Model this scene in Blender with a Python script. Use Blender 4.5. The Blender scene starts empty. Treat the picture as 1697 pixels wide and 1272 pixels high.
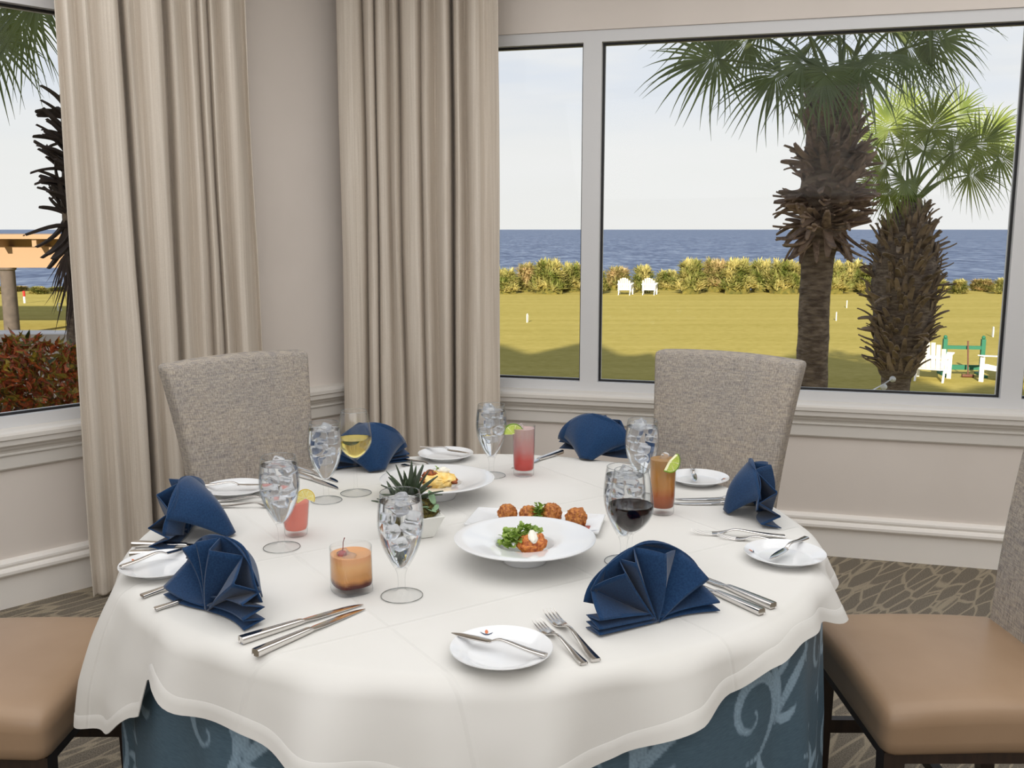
import bpy, bmesh, math, random
from math import sin, cos, pi, radians as R, hypot, atan2
from mathutils import Vector, Matrix, Euler, noise

# ------------------------------------------------------------------ camera, sky, sun, lamp and fill
SC = bpy.context.scene
COL = SC.collection
FOC, PITCH, EYE = 1600.0, 9.13, 1.43
cam_d = bpy.data.cameras.new('camera')
cam_d.sensor_fit = 'HORIZONTAL'
cam_d.sensor_width = 36.0
cam_d.lens = 36.0 * FOC / 1697.0
cam_d.clip_end = 20000
cam = bpy.data.objects.new('camera', cam_d)
COL.objects.link(cam)
cam.location = (0, 0, EYE)
cam.rotation_euler = (R(90 - PITCH), 0, 0)
SC.camera = cam
SC.view_settings.view_transform = 'Standard'
SC.view_settings.look = 'None'
SC.view_settings.gamma = 1.0
SC.view_settings.exposure = 0.0
SC.view_settings.use_curve_mapping = False
SC.cycles.max_bounces = 20
SC.cycles.transmission_bounces = 18
SC.cycles.transparent_max_bounces = 24
SC.cycles.glossy_bounces = 6
SC.cycles.diffuse_bounces = 4
SC.cycles.sample_clamp_indirect = 6.0
SC.cycles.blur_glossy = 0.6

SKY_STRENGTH = 0.96
SUN_STRENGTH = 8.6
SUN_ELEV, SUN_AZ = 22.0, 12.0            # light travels towards +Y, drifting to +X
LAMP_CEILING, FILL_BACK = 108.0, 82.0

world = bpy.data.worlds.new('sky')
SC.world = world
world.use_nodes = True
wt = world.node_tree
wt.nodes.clear()
w_out = wt.nodes.new('ShaderNodeOutputWorld')
w_bg = wt.nodes.new('ShaderNodeBackground')
w_tc = wt.nodes.new('ShaderNodeTexCoord')
w_sep = wt.nodes.new('ShaderNodeSeparateXYZ')
w_ramp = wt.nodes.new('ShaderNodeValToRGB')
w_map = wt.nodes.new('ShaderNodeMapping')
w_noise = wt.nodes.new('ShaderNodeTexNoise')
w_cr = wt.nodes.new('ShaderNodeValToRGB')
w_mix = wt.nodes.new('ShaderNodeMix')
w_mix.data_type = 'RGBA'
wt.links.new(w_tc.outputs['Generated'], w_sep.inputs[0])
wt.links.new(w_sep.outputs['Z'], w_ramp.inputs[0])
el = w_ramp.color_ramp.elements
el[0].position, el[0].color = 0.0, (0.94, 0.935, 0.915, 1)
el[1].position, el[1].color = 1.0, (0.16, 0.26, 0.50, 1)
for pos, c in ((0.075, (0.93, 0.935, 0.93, 1)), (0.13, (0.83, 0.87, 0.94, 1)), (0.22, (0.74, 0.81, 0.93, 1)), (0.36, (0.34, 0.44, 0.62, 1))):
    e = el.new(pos)
    e.color = c
w_map.inputs['Scale'].default_value = (2.2, 2.2, 14.0)
wt.links.new(w_tc.outputs['Generated'], w_map.inputs[0])
wt.links.new(w_map.outputs[0], w_noise.inputs['Vector'])
w_noise.inputs['Scale'].default_value = 1.6
w_noise.inputs['Detail'].default_value = 5
w_cr.color_ramp.elements[0].position = 0.42
w_cr.color_ramp.elements[1].position = 0.66
wt.links.new(w_noise.outputs[0], w_cr.inputs[0])
wt.links.new(w_cr.outputs[0], w_mix.inputs[0])
wt.links.new(w_ramp.outputs[0], w_mix.inputs[6])
w_mix.inputs[7].default_value = (0.95, 0.95, 0.95, 1)
wt.links.new(w_mix.outputs[2], w_bg.inputs[0])
w_bg.inputs[1].default_value = SKY_STRENGTH
wt.links.new(w_bg.outputs[0], w_out.inputs[0])

sun_d = bpy.data.lights.new('sun', 'SUN')
sun_d.energy = SUN_STRENGTH
sun_d.color = (1.0, 0.90, 0.72)
sun_d.angle = R(0.8)
sun = bpy.data.objects.new('sun', sun_d)
COL.objects.link(sun)
sdir = Vector((sin(R(SUN_AZ)) * cos(R(SUN_ELEV)), cos(R(SUN_AZ)) * cos(R(SUN_ELEV)), -sin(R(SUN_ELEV))))
sun.rotation_euler = sdir.to_track_quat('-Z', 'Y').to_euler()
sun.location = (0, -20, 20)


def area(name, loc, size, size_y, power, target, color=(0.99, 0.995, 1.0)):
    d = bpy.data.lights.new(name, 'AREA')
    d.shape = 'RECTANGLE'
    d.size, d.size_y, d.energy, d.color = size, size_y, power, color
    o = bpy.data.objects.new(name, d)
    COL.objects.link(o)
    o.location = loc
    o.rotation_euler = (Vector(target) - Vector(loc)).to_track_quat('-Z', 'Y').to_euler()
    return o


area('ceiling_and_fill_light', (0.1, 1.5, 2.80), 5.6, 4.2, LAMP_CEILING, (0.1, 1.5, 0))
area('ceiling_and_fill_light', (-0.3, -1.9, 2.70), 5.2, 2.0, FILL_BACK, (0.0, 2.6, 0.9))  # added fill from behind the camera, stands in for light bounced around the room

# ------------------------------------------------------------------ frames of reference
CP, SP = cos(R(PITCH)), sin(R(PITCH))


def ray(x, y):
    dx, dy = (x - 848.5) / FOC, (y - 636) / FOC
    return Vector((dx, CP - dy * SP, -(SP + dy * CP)))


def onz(x, y, z):
    r = ray(x, y)
    return Vector((0, 0, EYE)) + r * ((z - EYE) / r.z)


def aty(x, y, Y):
    r = ray(x, y)
    return Vector((0, 0, EYE)) + r * (Y / r.y)


class Wall:
    def __init__(s, px, py, ang):
        s.P = Vector((px, py, 0))
        s.u = Vector((cos(R(ang)), sin(R(ang)), 0))
        s.n = Vector((sin(R(ang)), -cos(R(ang)), 0))     # into the room

    def pt(s, u, d, z):
        return s.P + s.u * u + s.n * d + Vector((0, 0, z))

    def u_at(s, x, y, d):
        r = ray(x, y)
        O = Vector((0, 0, EYE))
        t = s.n.dot(s.P + s.n * d - O) / s.n.dot(r)
        return (O + r * t - s.P).dot(s.u)


WL = Wall(-1.8240, 3.6265, 46.0)
WR = Wall(1.7368, 4.0250, -15.0)
UL_C, UR_C = 1.494, -2.612                # where the two walls meet
TCX, TCY, TZ, TR = -0.08, 2.145, 0.75, 0.768
MIT = math.tan(R(30.5))

# ------------------------------------------------------------------ object helpers
def tag(o, label=None, cat=None, group=None, kind=None):
    if label: o['label'] = label
    if cat: o['category'] = cat
    if group: o['group'] = group
    if kind: o['kind'] = kind
    return o


def empty(name, loc=(0, 0, 0), rz=0.0, label=None, cat=None, group=None, kind=None):
    o = bpy.data.objects.new(name, None)
    o.empty_display_size = 0.05
    COL.objects.link(o)
    o.location = loc
    o.rotation_euler = (0, 0, rz)
    return tag(o, label, cat, group, kind)


def mesh(name, VF, mat, parent=None, smooth=True, mats=None, fm=None):
    V, F = VF
    me = bpy.data.meshes.new(name)
    me.from_pydata([tuple(v) for v in V], [], F)
    me.validate()
    bm = bmesh.new()
    bm.from_mesh(me)
    bmesh.ops.recalc_face_normals(bm, faces=bm.faces)
    bm.to_mesh(me)
    bm.free()
    o = bpy.data.objects.new(name, me)
    COL.objects.link(o)
    for m in (mats or [mat]):
        me.materials.append(m)
    if fm:
        for p in me.polygons:
            p.material_index = fm(p)
    for p in me.polygons:
        p.use_smooth = smooth
    if smooth:
        me.set_sharp_from_angle(angle=R(42))
    if parent: o.parent = parent
    return o


def copy_tree(o, parent=None):
    c = o.copy()
    COL.objects.link(c)
    if parent: c.parent = parent
    for ch in list(o.children):
        copy_tree(ch, c)
    return c


def struct(name, VF, mat, parent=None, smooth=False):
    o = mesh(name, VF, mat, parent, smooth)
    if parent is None: o['kind'] = 'structure'
    return o


def join(*parts):
    V, F = [], []
    for v, f in parts:
        b = len(V)
        V += list(v)
        F += [tuple(i + b for i in q) for q in f]
    return V, F


def xf(VF, loc=(0, 0, 0), rot=(0, 0, 0), sc=(1, 1, 1)):
    if not hasattr(sc, '__len__'): sc = (sc,) * 3
    m = Matrix.Translation(loc) @ Euler(rot).to_matrix().to_4x4() @ Matrix.Diagonal((*sc, 1))
    return [m @ Vector(v) for v in VF[0]], VF[1]


def lathe(prof, n=48):
    V, F, rings = [], [], []
    for r, z in prof:
        if r < 1e-6:
            V.append(Vector((0, 0, z)))
            rings.append([len(V) - 1])
        else:
            rings.append(list(range(len(V), len(V) + n)))
            for i in range(n):
                a = 2 * pi * i / n
                V.append(Vector((r * cos(a), r * sin(a), z)))
    for a, b in zip(rings, rings[1:]):
        for i in range(n):
            j = (i + 1) % n
            if len(a) == 1 and len(b) == 1: break
            if len(a) == 1: F.append((a[0], b[i], b[j]))
            elif len(b) == 1: F.append((a[i], a[j], b[0]))
            else: F.append((a[i], a[j], b[j], b[i]))
    return V, F


def smooth_prof(pts, k=6):
    """Catmull-Rom through a list of 2-tuples / n-tuples."""
    out = []
    n = len(pts)
    for i in range(n - 1):
        p0, p1, p2, p3 = pts[max(i - 1, 0)], pts[i], pts[i + 1], pts[min(i + 2, n - 1)]
        for j in range(k):
            t = j / k
            out.append(tuple(0.5 * (2 * b + (c - a) * t + (2 * a - 5 * b + 4 * c - d) * t * t + (-a + 3 * b - 3 * c + d) * t ** 3)
                             for a, b, c, d in zip(p0, p1, p2, p3)))
    out.append(tuple(pts[-1]))
    return out


def loft(rings, caps=True):
    V, F = [], []
    n = len(rings[0])
    for r in rings: V += [Vector(p) for p in r]
    for k in range(len(rings) - 1):
        for i in range(n):
            j = (i + 1) % n
            F.append((k * n + i, k * n + j, (k + 1) * n + j, (k + 1) * n + i))
    if caps:
        F.append(tuple(range(n)))
        F.append(tuple((len(rings) - 1) * n + i for i in range(n)))
    return V, F


def grid(fn, nu, nv, wrap=False):
    V = [Vector(fn(i, j)) for i in range(nu) for j in range(nv)]
    F = []
    for i in range(nu if wrap else nu - 1):
        for j in range(nv - 1):
            k = (i + 1) % nu
            F.append((i * nv + j, k * nv + j, k * nv + j + 1, i * nv + j + 1))
    return V, F


def tube(path, rad, n=8, caps=True):
    rings = []
    up0 = Vector((0, 0, 1))
    P = [Vector(p) for p in path]
    for i, p in enumerate(P):
        t = (P[min(i + 1, len(P) - 1)] - P[max(i - 1, 0)]).normalized()
        up = up0 if abs(t.z) < 0.95 else Vector((0, 1, 0))
        a = t.cross(up).normalized()
        b = a.cross(t).normalized()
        r = rad[i] if hasattr(rad, '__len__') else rad
        rings.append([p + (a * cos(2 * pi * k / n) + b * sin(2 * pi * k / n)) * r for k in range(n)])
    return loft(rings, caps)


def box(x0, x1, y0, y1, z0, z1):
    V = [Vector((x, y, z)) for x in (x0, x1) for y in (y0, y1) for z in (z0, z1)]
    F = [(0, 1, 3, 2), (4, 6, 7, 5), (0, 4, 5, 1), (2, 3, 7, 6), (0, 2, 6, 4), (1, 5, 7, 3)]
    return V, F


def sbox(dx, dy, dz, b, fn=None, n=6):
    """Rounded box centred on the origin, optional deform."""
    def axis(h):
        e = [-h + b * (1 - cos(k * pi / 6)) for k in range(0, 4)]
        inner = [-h + b + (2 * h - 2 * b) * k / n for k in range(1, n)]
        return e + inner + [-q for q in reversed(e)]
    H = (dx / 2, dy / 2, dz / 2)
    A = [axis(h) for h in H]
    idx, V, F = {}, [], []

    def vid(p):
        key = tuple(round(c, 6) for c in p)
        if key not in idx:
            q = Vector([max(-(H[k] - b), min(H[k] - b, p[k])) for k in range(3)])
            d = Vector(p) - q
            w = q + (d.normalized() * b if d.length > 1e-9 else Vector())
            idx[key] = len(V)
            V.append(w)
        return idx[key]
    for ax in range(3):
        o1, o2 = (ax + 1) % 3, (ax + 2) % 3
        for s in (-1, 1):
            for i in range(len(A[o1]) - 1):
                for j in range(len(A[o2]) - 1):
                    q = []
                    for a, c in ((i, j), (i + 1, j), (i + 1, j + 1), (i, j + 1)):
                        p = [0, 0, 0]
                        p[ax], p[o1], p[o2] = s * H[ax], A[o1][a], A[o2][c]
                        q.append(vid(p))
                    if len(set(q)) == 4: F.append(tuple(q if s > 0 else q[::-1]))
    if fn: V = [Vector(fn(v)) for v in V]
    return V, F


def blob(r, sub=3, amp=0.15, freq=2.0, sc=(1, 1, 1), seed=0):
    bm = bmesh.new()
    bmesh.ops.create_icosphere(bm, subdivisions=sub, radius=1.0)
    V = []
    for v in bm.verts:
        c = v.co.normalized()
        k = 1 + amp * noise.noise(c * freq + Vector((seed * 7.3, seed * 3.1, 0))) + amp * 0.6 * noise.noise(c * freq * 3.1 + Vector((0, seed * 5.7, 1)))
        V.append(Vector((c.x * sc[0], c.y * sc[1], c.z * sc[2])) * r * k)
    F = [tuple(v.index for v in f.verts) for f in bm.faces]
    bm.free()
    return V, F


# ------------------------------------------------------------------ materials
def nmat(name):
    m = bpy.data.materials.new(name)
    m.use_nodes = True
    m.node_tree.nodes.clear()
    nt = m.node_tree
    out = nt.nodes.new('ShaderNodeOutputMaterial')
    return m, nt, out


def srgb(r, g, b):
    f = lambda c: ((c / 255 + 0.055) / 1.055) ** 2.4 if c > 10 else c / 255 / 12.92
    return (f(r), f(g), f(b), 1)


def N(nt, typ, **kw):
    n = nt.nodes.new(typ)
    for k, v in kw.items():
        if k in n.inputs: n.inputs[k].default_value = v
        else: setattr(n, k, v)
    return n


def coords(nt, scale=(1, 1, 1), kind='Object', rot=(0, 0, 0)):
    tc = N(nt, 'ShaderNodeTexCoord')
    mp = N(nt, 'ShaderNodeMapping')
    mp.inputs['Scale'].default_value = scale
    mp.inputs['Rotation'].default_value = rot
    nt.links.new(tc.outputs[kind], mp.inputs[0])
    return mp.outputs[0]


def mixc(nt, fac, a, b, blend='MIX'):
    m = nt.nodes.new('ShaderNodeMix')
    m.data_type = 'RGBA'
    m.blend_type = blend
    for i, v in ((0, fac), (6, a), (7, b)):
        if hasattr(v, 'is_linked'): nt.links.new(v, m.inputs[i])
        else: m.inputs[i].default_value = v
    return m.outputs[2]


def ramp(nt, fac, stops):
    r = nt.nodes.new('ShaderNodeValToRGB')
    e = r.color_ramp.elements
    while len(e) < len(stops): e.new(0.5)
    for q, (p, c) in zip(e, stops):
        q.position = p
        q.color = c if hasattr(c, '__len__') else (c, c, c, 1)
    nt.links.new(fac, r.inputs[0])
    return r.outputs[0]


def pbr(name, c1, c2=None, rough=0.5, metal=0.0, spec=0.5, scale=20, stretch=(1, 1, 1), detail=4, bump=0.0, bscale=None,
        bdist=0.002, coat=0.0, sheen=0.0, lo=0.35, hi=0.65, trans=None):
    m, nt, out = nmat(name)
    p = N(nt, 'ShaderNodeBsdfPrincipled', Roughness=rough, Metallic=metal)
    p.inputs['Specular IOR Level'].default_value = spec
    p.inputs['Coat Weight'].default_value = coat
    p.inputs['Sheen Weight'].default_value = sheen
    if c2 is None:
        p.inputs['Base Color'].default_value = c1
    else:
        no = N(nt, 'ShaderNodeTexNoise', Scale=scale, Detail=detail)
        nt.links.new(coords(nt, stretch), no.inputs['Vector'])
        nt.links.new(ramp(nt, no.outputs[0], [(lo, c1), (hi, c2)]), p.inputs['Base Color'])
    if bump:
        nb = N(nt, 'ShaderNodeTexNoise', Scale=bscale or scale, Detail=detail)
        nt.links.new(coords(nt, stretch), nb.inputs['Vector'])
        b = N(nt, 'ShaderNodeBump', Strength=bump, Distance=bdist)
        nt.links.new(nb.outputs[0], b.inputs['Height'])
        nt.links.new(b.outputs[0], p.inputs['Normal'])
    sh = p.outputs[0]
    if trans:
        tr = N(nt, 'ShaderNodeBsdfTranslucent', Color=trans[1])
        mx = N(nt, 'ShaderNodeMixShader', Fac=trans[0])
        nt.links.new(sh, mx.inputs[1])
        nt.links.new(tr.outputs[0], mx.inputs[2])
        sh = mx.outputs[0]
    nt.links.new(sh, out.inputs[0])
    return m


def clear_glass(name, tint=(0.97, 0.98, 0.98, 1), edge=(0.72, 0.75, 0.76, 1), lo=0.04, hi=0.55, pw=3.0):
    """thin clear glass: lets light straight through, mirrors more towards its grazing edges"""
    m, nt, out = nmat(name)
    t = N(nt, 'ShaderNodeBsdfTransparent')
    g = N(nt, 'ShaderNodeBsdfGlossy', Roughness=0.0)
    w = N(nt, 'ShaderNodeLayerWeight', Blend=0.5)
    p = N(nt, 'ShaderNodeMath', operation='POWER')
    nt.links.new(w.outputs['Facing'], p.inputs[0])
    p.inputs[1].default_value = pw
    mr = N(nt, 'ShaderNodeMapRange')
    mr.inputs[3].default_value, mr.inputs[4].default_value = lo, hi
    nt.links.new(p.outputs[0], mr.inputs[0])
    nt.links.new(mixc(nt, p.outputs[0], tint, edge), t.inputs['Color'])
    mx = N(nt, 'ShaderNodeMixShader')
    nt.links.new(mr.outputs[0], mx.inputs[0])
    nt.links.new(t.outputs[0], mx.inputs[1])
    nt.links.new(g.outputs[0], mx.inputs[2])
    nt.links.new(mx.outputs[0], out.inputs[0])
    return m


def liquid(name, stops=None, color=(1, 1, 1, 1), ior=1.33, rough=0.0, z0=0.0, z1=1.0, murk=0.0, pale=None):
    """refracting drink; stops colour it by its own height; murk adds cloudy body"""
    m, nt, out = nmat(name)
    g = N(nt, 'ShaderNodeBsdfRefraction', IOR=ior, Roughness=rough, Color=color)
    gl = N(nt, 'ShaderNodeBsdfGlossy', Roughness=rough)
    fr = N(nt, 'ShaderNodeFresnel', IOR=ior)
    mx = N(nt, 'ShaderNodeMixShader')
    nt.links.new(fr.outputs[0], mx.inputs[0])
    nt.links.new(g.outputs[0], mx.inputs[1])
    nt.links.new(gl.outputs[0], mx.inputs[2])
    col = None
    if stops:
        tc = N(nt, 'ShaderNodeTexCoord')
        sp = N(nt, 'ShaderNodeSeparateXYZ')
        mr = N(nt, 'ShaderNodeMapRange')
        mr.inputs[1].default_value, mr.inputs[2].default_value = z0, z1
        nt.links.new(tc.outputs['Object'], sp.inputs[0])
        nt.links.new(sp.outputs[2], mr.inputs[0])
        no = N(nt, 'ShaderNodeTexNoise', Scale=60, Detail=3)
        nt.links.new(tc.outputs['Object'], no.inputs['Vector'])
        ad = N(nt, 'ShaderNodeMath', operation='MULTIPLY_ADD')
        nt.links.new(no.outputs[0], ad.inputs[0])
        ad.inputs[1].default_value = 0.16
        nt.links.new(mr.outputs[0], ad.inputs[2])
        col = ramp(nt, ad.outputs[0], stops)
        nt.links.new(col, g.inputs['Color'])
    sh = mx.outputs[0]
    if murk:
        d = N(nt, 'ShaderNodeBsdfDiffuse')
        tr = N(nt, 'ShaderNodeBsdfTranslucent')
        m2 = N(nt, 'ShaderNodeMixShader', Fac=0.35)
        m3 = N(nt, 'ShaderNodeMixShader', Fac=murk)
        for q in (d, tr):
            if col: nt.links.new(col, q.inputs['Color'])
            else: q.inputs['Color'].default_value = pale or color
        nt.links.new(d.outputs[0], m2.inputs[1])
        nt.links.new(tr.outputs[0], m2.inputs[2])
        nt.links.new(sh, m3.inputs[1])
        nt.links.new(m2.outputs[0], m3.inputs[2])
        sh = m3.outputs[0]
    nt.links.new(sh, out.inputs[0])
    return m


def weave(name, c1, c2, c3, sx=420, mottling=9.0, rough=0.95, bump=0.35):
    """woven upholstery: crossing coloured threads plus broad mottling"""
    m, nt, out = nmat(name)
    p = N(nt, 'ShaderNodeBsdfPrincipled', Roughness=rough)
    p.inputs['Specular IOR Level'].default_value = 0.1
    n1 = N(nt, 'ShaderNodeTexNoise', Scale=1, Detail=2)
    nt.links.new(coords(nt, (sx, sx, sx * 0.09)), n1.inputs['Vector'])
    n2 = N(nt, 'ShaderNodeTexNoise', Scale=1, Detail=2)
    nt.links.new(coords(nt, (sx * 0.09, sx * 0.09, sx)), n2.inputs['Vector'])
    n3 = N(nt, 'ShaderNodeTexNoise', Scale=mottling, Detail=3)
    nt.links.new(coords(nt, (1, 1, 0.6)), n3.inputs['Vector'])
    a = ramp(nt, n1.outputs[0], [(0.36, c1), (0.64, c2)])
    b = ramp(nt, n2.outputs[0], [(0.36, c3), (0.64, c2)])
    c = mixc(nt, 0.5, a, b)
    c = mixc(nt, 0.55, c, ramp(nt, n3.outputs[0], [(0.35, (0.80, 0.82, 0.86, 1)), (0.65, (1.0, 0.97, 0.93, 1))]), 'MULTIPLY')
    nt.links.new(c, p.inputs['Base Color'])
    ad = N(nt, 'ShaderNodeMath', operation='ADD')
    nt.links.new(n1.outputs[0], ad.inputs[0])
    nt.links.new(n2.outputs[0], ad.inputs[1])
    bp = N(nt, 'ShaderNodeBump', Strength=bump, Distance=0.001)
    nt.links.new(ad.outputs[0], bp.inputs['Height'])
    nt.links.new(bp.outputs[0], p.inputs['Normal'])
    nt.links.new(p.outputs[0], out.inputs[0])
    return m


M = {}
M['wall'] = pbr('wall_paint', srgb(225, 216, 208), srgb(229, 220, 212), rough=0.75, spec=0.2, scale=3)
M['trim'] = pbr('trim_paint', srgb(222, 217, 210), rough=0.5, spec=0.4)
M['base_paint'] = pbr('baseboard_paint', srgb(246, 241, 235), rough=0.5, spec=0.4)
M['white_frame'] = pbr('white_window_frame', srgb(216, 216, 217), rough=0.4)
M['gasket'] = pbr('black_gasket', (0.01, 0.01, 0.012, 1), rough=0.5)
M['ceiling'] = pbr('ceiling_paint', (0.8, 0.79, 0.77, 1), rough=0.9)
M['pane'] = clear_glass('window_pane', (0.97, 0.975, 0.97, 1), (0.9, 0.92, 0.92, 1), 0.005, 0.2, 5.0)
M['goblet'] = clear_glass('drinking_glass', (0.993, 0.995, 0.995, 1), (0.84, 0.87, 0.88, 1), 0.03, 0.5, 3.5)
M['china'] = pbr('white_china', (0.76, 0.77, 0.785, 1), rough=0.12, spec=0.5, coat=0.3)
M['pot'] = pbr('white_ceramic', (0.80, 0.80, 0.76, 1), rough=0.3)
M['steel'] = pbr('polished_steel', (0.72, 0.70, 0.68, 1), rough=0.14, metal=1.0)
M['mirror_steel'] = pbr('bright_blade_steel', (0.76, 0.75, 0.74, 1), rough=0.08, metal=1.0)
M['napkin'] = pbr('navy_linen', srgb(22, 50, 85), srgb(30, 62, 99), rough=0.85, spec=0.15, scale=300, stretch=(1, 1, 1), bump=0.2, bdist=0.0006, sheen=0.2)
M['leather'] = pbr('tan_leather', srgb(154, 127, 101), srgb(160, 133, 107), rough=0.38, spec=0.45, scale=6, bump=0.08, bscale=500, bdist=0.0005)
M['tweed'] = weave('grey_tweed', srgb(122, 112, 100), srgb(196, 186, 172), srgb(138, 136, 140))
M['dark_wood'] = pbr('dark_wood', srgb(38, 27, 24), srgb(52, 37, 30), rough=0.4, scale=8, stretch=(8, 8, 1))
M['stem_glass'] = clear_glass('clear_stem_glass', (0.996, 0.997, 0.997, 1), (0.42, 0.45, 0.46, 1), 0.012, 0.45, 6.0)
M['glass_edge'] = clear_glass('thick_glass_edge', (0.50, 0.53, 0.53, 1), (0.35, 0.38, 0.38, 1), 0.25, 0.7, 2.0)
M['water'] = liquid('water', color=(0.985, 0.99, 1, 1))
M['ice'] = liquid('clear_ice', color=(0.97, 0.98, 1.0, 1), ior=1.14, rough=0.12, murk=0.16, pale=(0.86, 0.88, 0.9, 1))
M['white_wine'] = liquid('white_wine', color=(0.93, 0.84, 0.42, 1))
M['red_wine'] = liquid('red_wine', color=(0.10, 0.006, 0.018, 1))
M['pink'] = liquid('pink_lemonade', color=(0.9, 0.35, 0.28, 1), murk=0.78, pale=srgb(250, 172, 156))
M['orange'] = liquid('orange_cocktail', [(0.0, srgb(60, 14, 14)), (0.22, srgb(112, 40, 26)), (0.38, srgb(250, 184, 108)), (0.8, srgb(255, 216, 156)), (1.0, srgb(255, 204, 156))],
                     z0=0.012, z1=0.075, murk=0.78)
M['rose'] = liquid('pink_cocktail', [(0.0, srgb(226, 78, 64)), (0.3, srgb(234, 112, 104)), (0.55, srgb(238, 178, 174)), (1.0, srgb(236, 212, 208))],
                   z0=0.02, z1=0.135, murk=0.62)
M['amber'] = liquid('amber_tea', [(0.0, srgb(172, 92, 52)), (0.3, srgb(204, 122, 62)), (0.5, srgb(226, 172, 96)), (1.0, srgb(214, 174, 118))],
                    z0=0.02, z1=0.135, murk=0.6)


def m_curtain():
    m, nt, out = nmat('beige_linen_curtain')
    p = N(nt, 'ShaderNodeBsdfPrincipled', Roughness=0.9)
    p.inputs['Specular IOR Level'].default_value = 0.1
    p.inputs['Sheen Weight'].default_value = 0.15
    n1 = N(nt, 'ShaderNodeTexNoise', Scale=1, Detail=4)
    nt.links.new(coords(nt, (130, 130, 1.6)), n1.inputs['Vector'])
    n2 = N(nt, 'ShaderNodeTexNoise', Scale=1, Detail=2)
    nt.links.new(coords(nt, (260, 260, 420)), n2.inputs['Vector'])
    a = ramp(nt, n1.outputs[0], [(0.3, srgb(216, 204, 189)), (0.7, srgb(236, 226, 213))])
    b = mixc(nt, 0.25, a, ramp(nt, n2.outputs[0], [(0.3, (0.6, 0.6, 0.6, 1)), (0.7, (1, 1, 1, 1))]), 'MULTIPLY')
    nt.links.new(b, p.inputs['Base Color'])
    tr = N(nt, 'ShaderNodeBsdfTranslucent', Color=srgb(190, 170, 140))
    mx = N(nt, 'ShaderNodeMixShader', Fac=0.06)
    nt.links.new(p.outputs[0], mx.inputs[1])
    nt.links.new(tr.outputs[0], mx.inputs[2])
    nt.links.new(mx.outputs[0], out.inputs[0])
    return m


def m_cloth():
    m, nt, out = nmat('cream_tablecloth')
    p = N(nt, 'ShaderNodeBsdfPrincipled', Roughness=0.8)
    p.inputs['Specular IOR Level'].default_value = 0.15
    p.inputs['Sheen Weight'].default_value = 0.1
    n1 = N(nt, 'ShaderNodeTexNoise', Scale=5, Detail=3)
    nt.links.new(coords(nt), n1.inputs['Vector'])
    nt.links.new(ramp(nt, n1.outputs[0], [(0.3, srgb(214, 212, 207)), (0.7, srgb(218, 216, 212))]), p.inputs['Base Color'])
    # ironed fold lines across the cloth
    v = coords(nt, (1, 1, 1), rot=(0, 0, R(-33)))
    sp = N(nt, 'ShaderNodeSeparateXYZ')
    nt.links.new(v, sp.inputs[0])
    hs = None
    for ax, pos in ((0, -0.42), (0, 0.03), (0, 0.45), (1, -0.40), (1, 0.05), (1, 0.47)):
        s = N(nt, 'ShaderNodeMath', operation='SUBTRACT')
        nt.links.new(sp.outputs[ax], s.inputs[0])
        s.inputs[1].default_value = pos
        ab = N(nt, 'ShaderNodeMath', operation='ABSOLUTE')
        nt.links.new(s.outputs[0], ab.inputs[0])
        mr = N(nt, 'ShaderNodeMapRange')
        mr.inputs[1].default_value, mr.inputs[2].default_value = 0.0, 0.006
        mr.inputs[3].default_value, mr.inputs[4].default_value = 1.0, 0.0
        nt.links.new(ab.outputs[0], mr.inputs[0])
        if hs is None: hs = mr.outputs[0]
        else:
            a = N(nt, 'ShaderNodeMath', operation='ADD')
            nt.links.new(hs, a.inputs[0])
            nt.links.new(mr.outputs[0], a.inputs[1])
            hs = a.outputs[0]
    n2 = N(nt, 'ShaderNodeTexNoise', Scale=7, Detail=5)
    nt.links.new(coords(nt), n2.inputs['Vector'])
    a = N(nt, 'ShaderNodeMath', operation='MULTIPLY_ADD')
    nt.links.new(n2.outputs[0], a.inputs[0])
    a.inputs[1].default_value = 0.8
    nt.links.new(hs, a.inputs[2])
    b = N(nt, 'ShaderNodeBump', Strength=0.35, Distance=0.004)
    nt.links.new(a.outputs[0], b.inputs['Height'])
    nt.links.new(b.outputs[0], p.inputs['Normal'])
    nt.links.new(p.outputs[0], out.inputs[0])
    return m


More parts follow.
